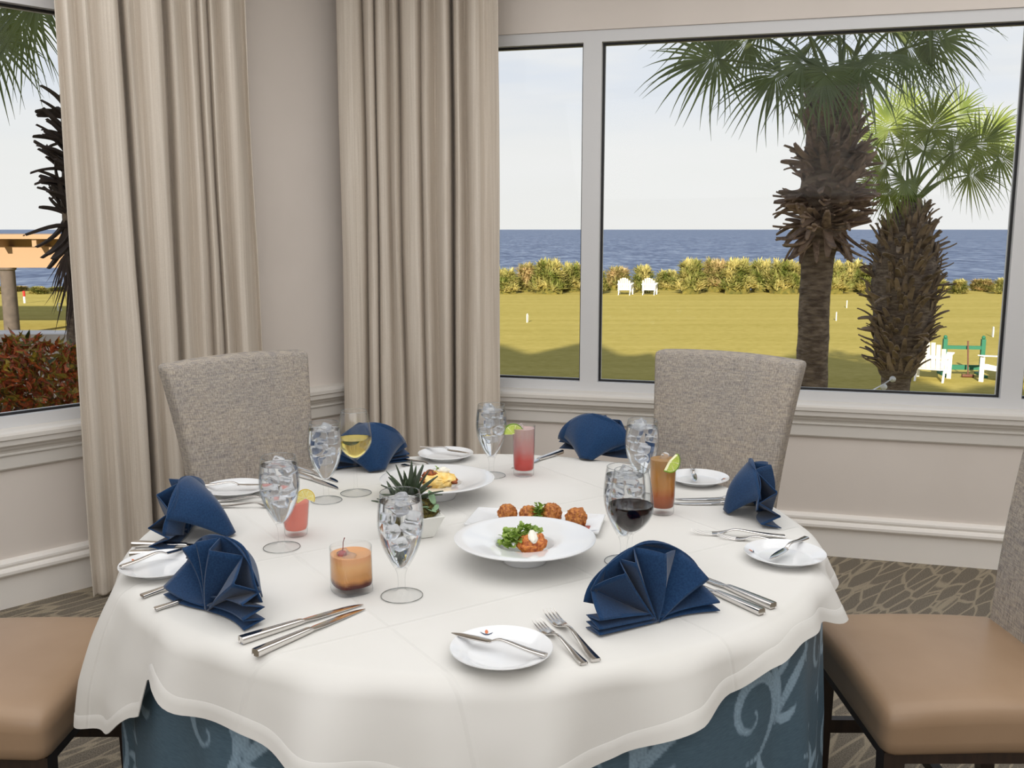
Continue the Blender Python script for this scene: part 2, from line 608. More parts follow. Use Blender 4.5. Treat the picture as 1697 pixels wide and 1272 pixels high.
def m_carpet():
    m, nt, out = nmat('patterned_carpet')
    p = N(nt, 'ShaderNodeBsdfPrincipled', Roughness=1.0)
    p.inputs['Specular IOR Level'].default_value = 0.0
    turned = coords(nt, (1, 1, 1), rot=(0, 0, R(-47)))
    mp2 = N(nt, 'ShaderNodeMapping')
    mp2.inputs['Scale'].default_value = (4.4, 22, 1)
    nt.links.new(turned, mp2.inputs[0])
    base = mp2.outputs[0]
    no = N(nt, 'ShaderNodeTexNoise', Scale=0.9, Detail=0)
    nt.links.new(base, no.inputs['Vector'])
    wv = N(nt, 'ShaderNodeVectorMath', operation='MULTIPLY_ADD')
    nt.links.new(no.outputs['Color'], wv.inputs[0])
    wv.inputs[1].default_value = (0.4, 0.4, 0)
    nt.links.new(base, wv.inputs[2])
    vo = N(nt, 'ShaderNodeTexVoronoi', feature='DISTANCE_TO_EDGE', Scale=1.0)
    nt.links.new(wv.outputs[0], vo.inputs['Vector'])
    line = ramp(nt, vo.outputs['Distance'], [(0.035, 1.0), (0.085, 0.0)])
    n2 = N(nt, 'ShaderNodeTexNoise', Scale=260, Detail=2)
    nt.links.new(coords(nt), n2.inputs['Vector'])
    ground = ramp(nt, n2.outputs[0], [(0.35, srgb(102, 95, 85)), (0.65, srgb(140, 131, 118))])
    pile = ramp(nt, n2.outputs[0], [(0.35, srgb(146, 135, 117)), (0.65, srgb(172, 161, 141))])
    nt.links.new(mixc(nt, line, ground, pile), p.inputs['Base Color'])
    b = N(nt, 'ShaderNodeBump', Strength=0.4, Distance=0.003)
    nt.links.new(n2.outputs[0], b.inputs['Height'])
    nt.links.new(b.outputs[0], p.inputs['Normal'])
    nt.links.new(p.outputs[0], out.inputs[0])
    return m


def m_sea():
    m, nt, out = nmat('sea_water')
    p = N(nt, 'ShaderNodeBsdfPrincipled', Roughness=0.55)
    p.inputs['Specular IOR Level'].default_value = 0.12
    n1 = N(nt, 'ShaderNodeTexNoise', Scale=0.42, Detail=6, Roughness=0.65)
    nt.links.new(coords(nt, (0.35, 0.16, 1)), n1.inputs['Vector'])
    n2 = N(nt, 'ShaderNodeTexNoise', Scale=1.6, Detail=4)
    nt.links.new(coords(nt, (0.30, 0.10, 1)), n2.inputs['Vector'])
    c = mixc(nt, 0.5, n1.outputs[0], n2.outputs[0])
    nt.links.new(ramp(nt, c, [(0.36, srgb(52, 66, 98)), (0.50, srgb(92, 108, 138)), (0.66, srgb(142, 156, 178))]), p.inputs['Base Color'])
    nt.links.new(p.outputs[0], out.inputs[0])
    return m


def m_lawn():
    m, nt, out = nmat('lawn_grass')
    p = N(nt, 'ShaderNodeBsdfPrincipled', Roughness=1.0)
    p.inputs['Specular IOR Level'].default_value = 0.0
    n1 = N(nt, 'ShaderNodeTexNoise', Scale=1.0, Detail=3)
    nt.links.new(coords(nt, (0.04, 1.1, 1)), n1.inputs['Vector'])
    n2 = N(nt, 'ShaderNodeTexNoise', Scale=9, Detail=4)
    nt.links.new(coords(nt, (0.6, 1.2, 1)), n2.inputs['Vector'])
    a = ramp(nt, n1.outputs[0], [(0.35, srgb(160, 146, 82)), (0.65, srgb(175, 159, 95))])
    nt.links.new(mixc(nt, 0.35, a, ramp(nt, n2.outputs[0], [(0.3, srgb(140, 134, 62)), (0.7, srgb(194, 180, 108))])), p.inputs['Base Color'])
    nt.links.new(p.outputs[0], out.inputs[0])
    return m


M['curtain'], M['cloth'], M['carpet'], M['sea'], M['lawn'] = m_curtain(), m_cloth(), m_carpet(), m_sea(), m_lawn()

# ------------------------------------------------------------------ the room
def wbox(W, u0, u1, d0, d1, z0, z1):
    V = [W.pt(u, d, z) for u in (u0, u1) for d in (d0, d1) for z in (z0, z1)]
    return V, box(0, 1, 0, 1, 0, 1)[1]


def wprof(W, prof, u0, u1, mit0=0.0, mit1=0.0):
    r0 = [W.pt(u0 + mit0 * d, d, z) for d, z in prof]
    r1 = [W.pt(u1 + mit1 * d, d, z) for d, z in prof]
    return loft([r0, r1])


CEIL = 2.85
SILLZ, GLZ, HEADZ = 0.69, 0.732, 2.235
WT = 0.22
L0, L1 = -3.0, 0.55          # left window opening
R0, R1 = -1.98, 2.62         # right window band
LW0, RW1 = -3.2, 2.75

struct('wall_left', join(wbox(WL, LW0, UL_C + 0.12, -WT, 0, 0, SILLZ - 0.01), wbox(WL, LW0, UL_C + 0.12, -WT, 0, HEADZ + 0.05, CEIL),
                         wbox(WL, L1, UL_C + 0.12, -WT, 0, SILLZ - 0.01, HEADZ + 0.05)), M['wall'])
struct('wall_right', join(wbox(WR, UR_C - 0.02, RW1, -WT, 0, 0, SILLZ - 0.01), wbox(WR, UR_C - 0.02, RW1, -WT, 0, HEADZ + 0.05, CEIL),
                          wbox(WR, UR_C - 0.02, R0, -WT, 0, SILLZ - 0.01, HEADZ + 0.05)), M['wall'])
pl, pr = WL.pt(LW0, 0, 0), WR.pt(RW1, 0, 0)
BY = -3.4
struct('wall_west', box(pl.x - 0.2, pl.x, BY, pl.y + 0.1, 0, CEIL), M['wall'])
struct('wall_east', box(pr.x, pr.x + 0.2, BY, pr.y + 0.1, 0, CEIL), M['wall'])
struct('wall_back', box(pl.x - 0.2, pr.x + 0.2, BY - 0.2, BY, 0, CEIL), M['wall'])
poly = [Vector((pl.x - 0.2, BY - 0.2, 0)), Vector((pr.x + 0.2, BY - 0.2, 0)), WR.pt(RW1 + 0.2, -WT, 0), WR.pt(UR_C, -WT - 0.05, 0),
        WL.pt(UL_C, -WT, 0), WL.pt(LW0 - 0.1, -WT, 0)]
struct('floor', loft([[p + Vector((0, 0, -0.2)) for p in poly], poly]), M['carpet'])
struct('ceiling', loft([[p + Vector((0, 0, CEIL)) for p in poly], [p + Vector((0, 0, CEIL + 0.1)) for p in poly]]), M['ceiling'])

SILL = [(-WT, 0.66), (-WT, SILLZ), (-0.01, SILLZ), (0.040, 0.686), (0.056, 0.680), (0.060, 0.672), (0.060, 0.657), (0.052, 0.653), (0.052, 0.634),
        (0.046, 0.628), (0.040, 0.627), (0.036, 0.618), (0.026, 0.608), (0.022, 0.600), (0.027, 0.597), (0.027, 0.592), (0.018, 0.589), (0.018, 0.541),
        (0.012, 0.534), (0.0, 0.532)]
BASE = [(0, 0), (0.014, 0), (0.014, 0.127), (0.030, 0.129), (0.035, 0.136), (0.035, 0.147), (0.029, 0.156), (0.021, 0.160), (0.023, 0.164),
        (0.026, 0.170), (0.025, 0.178), (0.018, 0.186), (0, 0.19)]
struct('trim_1', wprof(WL, SILL, LW0, UL_C, 0, -MIT), M['trim'])
struct('trim_2', wprof(WR, SILL, UR_C, RW1, MIT, 0), M['trim'])
struct('baseboard_left', wprof(WL, BASE, LW0, UL_C, 0, -MIT), M['base_paint'])
struct('baseboard_right', wprof(WR, BASE, UR_C, RW1, MIT, 0), M['base_paint'])


def window(idx, W, u0, u1, j0, j1):
    w = empty(f'window_{idx}', W.pt((u0 + u1) / 2, -0.06, SILLZ), 0)
    w['kind'] = 'structure'
    off = -Vector(w.location)
    d0, d1 = -0.12, -0.008
    fr = join(wbox(W, u0, u0 + j0, d0, d1, SILLZ, HEADZ + 0.05), wbox(W, u1 - j1, u1, d0, d1, SILLZ, HEADZ + 0.05),
              wbox(W, u0 + j0, u1 - j1, d0, d1, SILLZ, GLZ), wbox(W, u0 + j0, u1 - j1, d0, d1, HEADZ, HEADZ + 0.05))
    mesh('window_frame', xf(fr, off), M['white_frame'], w, False)
    a, b, g = u0 + j0, u1 - j1, 0.009
    e0, e1 = -0.056, -0.040
    gk = join(wbox(W, a, a + g, e0, e1, GLZ, HEADZ), wbox(W, b - g, b, e0, e1, GLZ, HEADZ), wbox(W, a + g, b - g, e0, e1, GLZ, GLZ + g),
              wbox(W, a + g, b - g, e0, e1, HEADZ - g, HEADZ))
    mesh('gasket', xf(gk, off), M['gasket'], w, False)
    mesh('pane', xf(wbox(W, a + 0.001, b - 0.001, -0.052, -0.046, GLZ + 0.001, HEADZ - 0.001), off), M['pane'], w, False)
    return w


window(1, WL, L0, L1, 0.05, 0.05)
window(2, WR, R0, -1.435, 0.06, 0.041)
window(3, WR, -1.435, 0.342, 0.041, 0.040)
window(4, WR, 0.342, R1, 0.040, 0.06)

# ------------------------------------------------------------------ curtains
def curtain(W, ctrl, row, base, label, seed, hem_out):
    rnd = random.Random(seed)
    pts = [(W.u_at(x, row, d + base), d + base) for x, d in ctrl]
    path = smooth_prof(pts, 7)
    org = W.pt((pts[0][0] + pts[-1][0]) / 2, base, 0)
    zs = [0.012, 0.02, 0.06, 0.11, 0.118, 0.25, 0.5, 0.75, 1.0, 1.3, 1.6, 1.9, 2.2, 2.5, 2.76]
    um = sum(p[0] for p in path) / len(path)
    ph = [rnd.uniform(0, 6.3) for _ in range(3)]

    def P(i, j):
        u, d = path[i]
        z = zs[j]
        low = max(0.0, 1 - z / 2.3)
        drift = 0.012 * sin(u * 11 + ph[0]) * sin(z * 1.7 + ph[1]) * (0.2 + low)
        dd = base + (d - base) * (1 + 0.18 * low * sin(u * 17 + ph[2])) + 0.004 * sin(z * 5 + u * 30) + 0.01 * low
        if z < 0.115: dd += 0.0025
        return W.pt(u + drift + hem_out * low * (u - um) * 0.02, dd, z) - org
    c = empty('curtain', org, 0, label, 'curtain', 'full length curtains at the bay windows')
    o = mesh('drape', grid(P, len(path), len(zs)), M['curtain'], c)
    s = o.modifiers.new('thickness', 'SOLIDIFY')
    s.thickness = 0.003
    # heading rail hidden above the view
    a, b = W.pt(pts[0][0] - 0.02, base, 2.78) - org, W.pt(pts[-1][0] + 0.02, base, 2.78) - org
    mesh('curtain_rail', tube([a, b], 0.012), M['white_frame'], c)
    return c


CL = [(97, .09), (104, .065), (118, .10), (131, .055), (150, .11), (158, .06), (178, .10), (197, .115), (204, .02), (209, .025), (218, .115),
      (228, .06), (246, .10), (266, .118), (273, .02), (279, .025), (290, .105), (305, .05), (320, .105), (330, .05), (339, .105), (347, .045),
      (354, .09), (364, .04), (380, .105), (392, .105), (403, .04), (412, .075)]
CR = [(560, .08), (572, .105), (595, .075), (603, .02), (610, .10), (618, .095), (622, .04), (628, .095), (638, .085), (646, .04), (655, .105),
      (663, .02), (672, .08), (690, .09), (699, .035), (706, .105), (722, .03), (733, .11), (742, .10), (748, -.01), (751, .0), (757, .11),
      (770, .03), (780, .105), (790, .11), (802, .065), (826, .10)]
curtain(WL, CL, 120, 0.085, 'beige floor length curtain at the left window, behind the left back chair', 3, 1.0)
curtain(WR, CR, 120, 0.085, 'beige floor length curtain left of the big seaside windows', 5, 1.0)

# ------------------------------------------------------------------ dining chairs (front faces -Y)
def make_chair():
    c = empty('dining_chair', (0, 0, 0))
    M4 = M['dark_wood']

    def seat(v):
        t = (v.x / 0.25) ** 2 + (v.y / 0.24) ** 2
        w = 1 + 0.04 * (v.y < 0) * (-v.y / 0.24)
        crown = 0.022 * max(0, 1 - t * 0.5) if v.z > 0 else 0
        return (v.x * w, v.y, v.z + 0.415 + crown)
    mesh('seat', sbox(0.50, 0.47, 0.105, 0.035, seat, 8), M['leather'], c)

    def back(v):
        t = min(1.0, max(0.0, (v.z + 0.30) / 0.60))    # 0 bottom, 1 top
        w = 0.90 + 0.23 * t ** 1.5
        z = 0.395 + t * 0.605 + 0.012 * (1 - (v.x / 0.24) ** 2) * max(0, t - 0.8) * 5
        y = v.y + 0.235 + 0.012 * t + 0.085 * t ** 1.7 - 0.012 * (1 - (v.x / 0.24) ** 2) * sin(pi * min(1, t)) * (v.y < 0)
        return (v.x * w, y, z)
    mesh('backrest', sbox(0.48, 0.072, 0.60, 0.018, back, 10), M['tweed'], c)
    for sx in (-1, 1):
        for sy in (-1, 1):
            x, y = sx * 0.215, sy * 0.20
            k = 0.03 if sy > 0 else 0.0
            rings = [[(x + dx * w, y + k * (1 - z / 0.37) + dy * w, z) for dx, dy in ((-1, -1), (1, -1), (1, 1), (-1, 1))]
                     for z, w in ((0.0, 0.016), (0.37, 0.022))]
            mesh('leg', loft(rings), M4, c, False)
    for sx in (-1, 1):
        mesh('stretcher', box(sx * 0.215 - 0.011, sx * 0.215 + 0.011, -0.182, 0.19, 0.17, 0.205), M4, c, False)
    mesh('stretcher', box(-0.203, 0.203, -0.012, 0.012, 0.176, 0.199), M4, c, False)
    mesh('seat_frame', box(-0.235, 0.235, -0.218, 0.222, 0.345, 0.372), M4, c, False)
    return c


chair0 = make_chair()
CH = [((-0.700, 3.020), R(45.7), 'grey tweed dining chair in front of the left curtain and bare pier'),
      ((0.548, 3.035), R(-36.6), 'grey tweed dining chair standing in front of the big seaside window'),
      ((0.985, 2.07), R(-90), 'tweed chair with tan leather seat cut off by the right picture edge'),
      ((-1.165, 2.05), R(90), 'chair at the left of the table, only its tan seat in view')]
for i, (p, a, lab) in enumerate(CH):
    c = chair0 if i == 0 else copy_tree(chair0)
    c.location = (p[0], p[1], 0)
    c.rotation_euler = (0, 0, a)
    tag(c, lab, 'chair', 'dining chairs around the table')

# ------------------------------------------------------------------ table, skirt, cloth
tab = empty('round_table', (TCX, TCY, 0), 0, 'round dining table hidden under a cream cloth and blue skirt', 'table')
mesh('tabletop', lathe([(0, 0.715), (0.716, 0.715), (0.722, 0.722), (0.722, 0.738), (0.716, 0.744), (0, 0.744)], 64), M['dark_wood'], tab)
for k in range(4):
    a = R(45 + 90 * k)
    mesh('leg', tube([(0.55 * cos(a), 0.55 * sin(a), 0), (0.5 * cos(a), 0.5 * sin(a), 0.714)], 0.018), M['steel'], tab)


def scroll_field():
    """acanthus scrolls: spiral stems with leaf lobes, as strokes in a repeating tile (x round the skirt, y up)"""
    W_, H_ = 0.34, 0.46
    strokes = []
    rnd = random.Random(11)

    def spiral(cx, cy, r0, turns, a0, sgn, w0):
        n = 60
        for k in range(n):
            t = k / (n - 1)
            r = r0 * (1 - t) ** 0.8 + 0.006
            a = a0 + sgn * turns * 2 * pi * t
            strokes.append((cx + r * cos(a), cy + r * sin(a), w0 * (0.35 + 0.65 * sin(pi * min(1, t * 1.15 + 0.05)))))

    def leaf(cx, cy, a0, ln, bend, w0):
        n = 26
        x, y, a = cx, cy, a0
        for k in range(n):
            t = k / (n - 1)
            strokes.append((x, y, w0 * sin(pi * (0.08 + 0.9 * t)) ** 0.8))
            a += bend / n
            x += ln / n * cos(a)
            y += ln / n * sin(a)
    for (cx, cy, s) in ((0.10, 0.13, 1), (0.26, 0.35, -1)):
        spiral(cx, cy, 0.085, 1.25, R(-100 if s > 0 else 80), s, 0.013)
        for q in range(5):
            a = R(-100 if s > 0 else 80) + s * R(25 + 52 * q)
            leaf(cx + 0.088 * cos(a), cy + 0.088 * sin(a), a - s * R(30), 0.07 + 0.02 * rnd.random(), s * R(110), 0.012)
    leaf(0.18, 0.08, R(60), 0.20, R(-50), 0.014)
    leaf(0.19, 0.09, R(80), 0.15, R(60), 0.012)
    leaf(0.02, 0.30, R(80), 0.16, R(-120), 0.014)
    leaf(0.03, 0.30, R(40), 0.14, R(100), 0.012)
    leaf(0.30, 0.16, R(100), 0.13, R(-90), 0.012)
    leaf(0.16, 0.40, R(200), 0.12, R(120), 0.012)
    res = 0.002
    nx, ny = int(W_ / res), int(H_ / res)
    T = [[0.0] * ny for _ in range(nx)]
    for x, y, w in strokes:
        k = int(w / res) + 1
        for i in range(int(x / res) - k, int(x / res) + k + 1):
            for j in range(int(y / res) - k, int(y / res) + k + 1):
                d = hypot(i * res - x, j * res - y)
                if d < w:
                    v = (0.76 + 0.24 * cos(d / w * 7.0)) * min(1.0, (w - d) / 0.003)
                    T[i % nx][j % ny] = max(T[i % nx][j % ny], v)
    return T, nx, ny, res


def m_damask():
    m, nt, out = nmat('blue_damask')
    p = N(nt, 'ShaderNodeBsdfPrincipled', Roughness=0.6)
    p.inputs['Specular IOR Level'].default_value = 0.3
    at = N(nt, 'ShaderNodeVertexColor', layer_name='woven_pattern')
    sp = N(nt, 'ShaderNodeSeparateColor')
    nt.links.new(at.outputs[0], sp.inputs[0])
    n2 = N(nt, 'ShaderNodeTexNoise', Scale=1, Detail=2)
    nt.links.new(coords(nt, (60, 60, 700)), n2.inputs['Vector'])
    g = ramp(nt, n2.outputs[0], [(0.3, srgb(70, 92, 108)), (0.7, srgb(82, 106, 122))])
    nt.links.new(mixc(nt, sp.outputs[0], g, srgb(150, 176, 196)), p.inputs['Base Color'])
    nt.links.new(p.outputs[0], out.inputs[0])
    return m


M['damask'] = m_damask()


def skirt():
    T, nx, ny, res = scroll_field()
    nu, nv = 1500, 220
    o0 = empty('table_skirt', (TCX, TCY, 0), 0, 'blue scroll damask underskirt reaching the carpet below the cream cloth', 'tablecloth')

    def prof(i, j):
        a = 2 * pi * i / nu
        z = 0.744 - 0.738 * j / (nv - 1)
        s = (0.744 - z)
        f = 0.5 + 0.5 * sin(17 * a + 0.7 * sin(3 * a)) + 0.3 * sin(29 * a + 1)
        r = 0.7585 + 0.02 * s + min(s, 0.35) * 0.055 * (f - 0.3) - (0.028 * (1 - s / 0.06) ** 2 if s < 0.06 else 0)
        return (r * cos(a), r * sin(a), z)
    V, F = grid(prof, nu, nv, True)
    o = mesh('skirt_cloth', (V, F), M['damask'], o0)
    ca = o.data.color_attributes.new('woven_pattern', 'FLOAT_COLOR', 'POINT')
    buf = []
    for i in range(nu):
        for j in range(nv):
            x = 0.77 * 2 * pi * i / nu
            y = 0.738 - 0.738 * j / (nv - 1)
            v = T[int(x / res) % nx][int(y / res) % ny]
            buf += [v, v, v, 1.0]
    ca.data.foreach_set('color', buf)
    # its flat top under the cream cloth
    mesh('skirt_top', lathe([(0, 0.7455), (0.728, 0.7455), (0.7300, 0.744)], 96), M['damask'], o0)


skirt()


def fold(a, k):
    v = 0.5 + 0.5 * (0.35 * sin(7 * a + 0.9 + 0.6 * sin(2 * a)) + 0.45 * sin(17 * a + 2.1 + 0.8 * sin(2 * a + 1)) + 0.30 * sin(27 * a + 0.3 + sin(3 * a)))
    return max(0.0, v) ** 1.2 * k


HEM = [(-180, .27), (-165, .285), (-155, .285), (-146, .25), (-137.5, .18), (-135, .095), (-132, .10), (-126, .118), (-118, .112), (-105, .135), (-90, .155), (-75, .140), (-62, .100),
       (-55, .078), (-48, .056), (-41, .046), (-32, .056), (-24, .088), (-18, .100), (-8, .09), (10, .12), (40, .20), (80, .23), (120, .24), (150, .25), (180, .27)]


def drop_len(a):
    d = math.degrees(a)
    d = d - 360 if d > 180 else d
    for (a0, v0), (a1, v1) in zip(HEM, HEM[1:]):
        if a0 <= d <= a1:
            t = (d - a0) / (a1 - a0)
            t = t * t * (3 - 2 * t)
            return (v0 + (v1 - v0) * t) * 1.02 + 0.0195
    return 0.3


def cloth_pt(a, s):
    """s: distance along the cloth past the rim start"""
    rr = 0.034
    R0 = TR - rr
    arc = rr * pi / 2
    if s <= 0: return (R0 + s, TZ)
    if s < arc:
        q = s / rr
        return (R0 + rr * sin(q), TZ - rr * (1 - cos(q)))
    t = s - arc
    return (TR + 0.10 * t, TZ - rr - 0.98 * t)


def tablecloth():
    o0 = empty('tablecloth', (TCX, TCY, 0), 0, 'cream tablecloth draped over the round table', 'tablecloth')
    nu, nd = 420, 34
    rs = [0.02, 0.2, 0.4, 0.55, 0.66, 0.72]

    def at(a, s, L, thick=0.0):
        r, z = cloth_pt(a, s)
        t = max(0.0, s - 0.018)
        k = min(1.0, t / 0.20)
        k = k * (1.7 - 0.7 * k)
        r += (0.088 - 0.026 * max(0.0, -cos(a - R(10)))) * k * fold(a, 1) + thick + 0.04 * max(0.0, s - 0.05)
        wr = 0.0025 * k * noise.noise(Vector((cos(a) * 14, sin(a) * 14, s * 16)))
        return ((r + wr) * cos(a), (r + wr) * sin(a), z)

    def P(i, j):
        a = 2 * pi * i / nu
        if j < len(rs): return (rs[j] * cos(a), rs[j] * sin(a), TZ)
        L = drop_len(a)
        q = (j - len(rs)) / (nd - 1)
        return at(a, q * L, L)
    V, F = grid(P, nu, len(rs) + nd, True)
    V.append(Vector((0, 0, TZ)))
    n = len(V) - 1
    nv = len(rs) + nd
    for i in range(nu): F.append((i * nv, ((i + 1) % nu) * nv, n))
    mesh('cloth', (V, F), M['cloth'], o0)

    def H(i, j):
        a = 2 * pi * i / nu
        L = drop_len(a)
        s = (L - 0.027, L - 0.026, L - 0.013, L + 0.0005, L + 0.0008, L - 0.013)[j]
        th = (0.0002, 0.0009, 0.0010, 0.0009, -0.0009, -0.0009)[j]
        return at(a, s, L, th)
    mesh('hem', grid(H, nu, 6, True), M['cloth'], o0)


tablecloth()
TOPZ = TZ + 0.0006

# ------------------------------------------------------------------ plates and cutlery
PLATE = [(0, 0.004), (0.046, 0.004), (0.047, 0.0), (0.050, 0.0), (0.052, 0.003), (0.070, 0.0115), (0.0815, 0.0155), (0.0832, 0.0172), (0.0825, 0.0186),
         (0.070, 0.0145), (0.058, 0.0095), (0.0545, 0.0075), (0.050, 0.0068), (0, 0.0068)]
M['logo_blue'] = pbr('navy_print', srgb(30, 50, 86), rough=0.3)
M['logo_orange'] = pbr('orange_print', srgb(206, 112, 64), rough=0.3)


def strip(fn_a, fn_b, n, z):
    V, F = [], []
    for k in range(n + 1):
        t = k / n
        a, b = fn_a(t), fn_b(t)
        V += [Vector((a[0], a[1], z(a))), Vector((b[0], b[1], z(b)))]
    for k in range(n): F.append((2 * k, 2 * k + 1, 2 * k + 3, 2 * k + 2))
    return V, F


def rim_z(p):
    r = hypot(p[0], p[1])
    return 0.0104 + (r - 0.058) / 0.012 * 0.005 if r < 0.07 else 0.0155 + (r - 0.070) / 0.0125 * 0.0041


def make_plate():
    c = empty('bread_plate')
    body = mesh('plate_body', lathe(PLATE, 64), M['china'], c)
    # printed crest on the rim: a blue swoosh under an orange sail
    cx, cy = -0.0255, 0.0625

    def lo(t): return (cx - 0.011 + 0.022 * t, cy - 0.001 - 0.0062 * sin(pi * t) ** 0.8 + 0.003 * t)

    def hi(t): return (cx - 0.011 + 0.022 * t, cy - 0.001 - 0.0040 * sin(pi * t) ** 1.1 + 0.003 * t)
    cr = mesh('crest_swoosh', strip(lo, hi, 14, rim_z), M['logo_blue'], body)

    def l2(t): return (cx - 0.0012 - 0.0016 * sin(pi * t), cy - 0.003 + 0.0085 * t)

    def h2(t): return (cx + 0.0006 + 0.0022 * sin(pi * t), cy - 0.003 + 0.0085 * t)
    mesh('crest_sail', strip(l2, h2, 8, rim_z), M['logo_orange'], body)
    return c


def rrect(w, t, n=3, k=0.5):
    """rounded cross-section in (y, z)"""
    r = min(w, t) * k
    out = []
    for cx, cz, a0 in ((w / 2 - r, t / 2 - r, 0), (-w / 2 + r, t / 2 - r, 90), (-w / 2 + r, -t / 2 + r, 180), (w / 2 - r, -t / 2 + r, 270)):
        for q in range(n + 1):
            a = R(a0 + 90 * q / n)
            out.append((cx + r * cos(a), cz + r * sin(a)))
    return out


def bar(st, n=3, k=0.42):
    """stations (x, z, width, thickness, y) lofted into a smooth bar"""
    rings = []
    for s in st:
        x, z, w, t = s[:4]
        y = s[4] if len(s) > 4 else 0
        rings.append([(x, y + a, z + b) for a, b in rrect(w, t, n, k)])
    return loft(rings)


def make_knife():
    c = empty('dinner_knife')
    h = smooth_prof([(-0.120, 0.0062, 0.0172, 0.0118), (-0.118, 0.0064, 0.0182, 0.0124), (-0.08, 0.0062, 0.0168, 0.0112), (-0.04, 0.0058, 0.0145, 0.0100),
                     (-0.012, 0.0056, 0.0125, 0.0086), (-0.002, 0.0054, 0.0115, 0.006)], 3)
    mesh('handle', bar(h, 3, 0.30), M['steel'], c)
    b = smooth_prof([(-0.003, 0.0054, 0.0105, 0.0045, 0), (0.008, 0.0045, 0.015, 0.0026, 0.001), (0.03, 0.0034, 0.0175, 0.0018, 0.0012), (0.075, 0.0024, 0.0165, 0.0015, 0.001),
                     (0.102, 0.002, 0.012, 0.0012, -0.001), (0.116, 0.0018, 0.006, 0.001, -0.0035), (0.122, 0.0017, 0.0012, 0.0008, -0.0052)], 3)
    mesh('blade', bar(b, 2, 0.45), M['mirror_steel'], c)
    return c


def make_butter_knife():
    c = empty('butter_knife')
    h = smooth_prof([(-0.090, 0.0030, 0.0125, 0.0058), (-0.088, 0.0032, 0.0130, 0.0062), (-0.055, 0.0056, 0.0110, 0.0048), (-0.02, 0.0105, 0.0080, 0.0042),
                     (-0.004, 0.0100, 0.0070, 0.0040), (0.008, 0.0050, 0.0080, 0.0040)], 3)
    mesh('handle', bar(h, 3, 0.40), M['steel'], c)
    b = smooth_prof([(0.006, 0.0055, 0.0080, 0.0038), (0.012, 0.0036, 0.0140, 0.0022), (0.04, 0.0030, 0.0165, 0.0018), (0.066, 0.0026, 0.0130, 0.0016), (0.080, 0.0022, 0.0065, 0.0012),
                     (0.086, 0.002, 0.0014, 0.001)], 3)
    mesh('blade', bar(b, 2, 0.45), M['mirror_steel'], c)
    return c


def make_fork(s=1.0, name='dinner_fork'):
    c = empty(name)
    h = smooth_prof([(-0.108, 0.0034, 0.0165, 0.0050), (-0.106, 0.0036, 0.0172, 0.0054), (-0.07, 0.0060, 0.0135, 0.0052), (-0.03, 0.0110, 0.0088, 0.0048),
                     (-0.002, 0.0140, 0.0068, 0.0042), (0.014, 0.0106, 0.0090, 0.0034), (0.026, 0.0062, 0.0190, 0.0024), (0.038, 0.0034, 0.0245, 0.0020), (0.050, 0.0026, 0.0250, 0.0020)], 3)
    mesh('handle', bar([(x * s, z * s, w * s, t * s) for x, z, w, t in h], 2, 0.42), M['steel'], c)
    T = []
    for k in range(4):
        y = (k - 1.5) * 0.0068
        st = smooth_prof([(0.049, 0.0026, 0.0046, 0.0020, y), (0.066, 0.0030, 0.0036, 0.0018, y), (0.084, 0.0052, 0.0028, 0.0016, y), (0.098, 0.0095, 0.0012, 0.0010, y * 0.98)], 2)
        T.append(bar([(x * s, z * s, w * s, t * s, q * s) for x, z, w, t, q in st], 1, 0.45))
    mesh('tines', join(*T), M['steel'], c)
    return c


def place(o, a, b, z, roll=0.0, off=0.0, tilt=0.0):
    """handle end at pixel-derived point a, tip towards b"""
    m = (a + b) / 2
    o.location = (m.x, m.y, z)
    o.rotation_euler = (roll, tilt, atan2(b.y - a.y, b.x - a.x))


PZ = TOPZ + 0.0168
PLATES = [((831, 1071), 'round white bread plate nearest the camera, with crest and butter knife', 0),
          ((268, 932), 'white bread plate at left table edge, partly behind the near left napkin', 50),
          ((390, 806), 'white bread plate in front of the left grey chair back', 100),
          ((738.5, 750), 'white bread plate at the far edge below the right curtain', 180),
          ((1157, 789), 'white bread plate in front of the right grey chair back', 235),
          ((1301, 914), 'white bread plate at the right table edge beside two forks', 54)]
plate0, bk0, kn0, fk0, sf0 = make_plate(), make_butter_knife(), make_knife(), make_fork(), make_fork(0.86, 'salad_fork')
for i, (px, lab, rz) in enumerate(PLATES):
    p = onz(*px, TOPZ + 0.0172)
    o = plate0 if i == 0 else copy_tree(plate0)
    o.location = (p.x, p.y, TOPZ)
    o.rotation_euler = (0, 0, R(rz))
    tag(o, lab, 'plate', 'bread plates')
BKN = [((902, 1085.5), (746, 1047), 'butter knife lying across the nearest bread plate'),
       ((204, 938), (330, 902), 'butter knife across the bread plate at the left table edge'),
       ((345, 804), (434, 803), 'butter knife across the bread plate before the left chair'),
       ((697.5, 740), (782, 751), 'butter knife across the bread plate below the right curtain'),
       ((1147, 770), (1152, 799), 'butter knife across the bread plate before the right chair'),
       ((1337, 890), (1273, 927), 'butter knife across the bread plate at the right table edge')]
for i, (a, b, lab) in enumerate(BKN):
    o = bk0 if i == 0 else copy_tree(bk0)
    place(o, onz(*a, PZ + 0.004), onz(*b, PZ + 0.004), PZ + 0.0012)
    tag(o, lab, 'knife', 'butter knives on the bread plates')
KZ = TOPZ + 0.0002
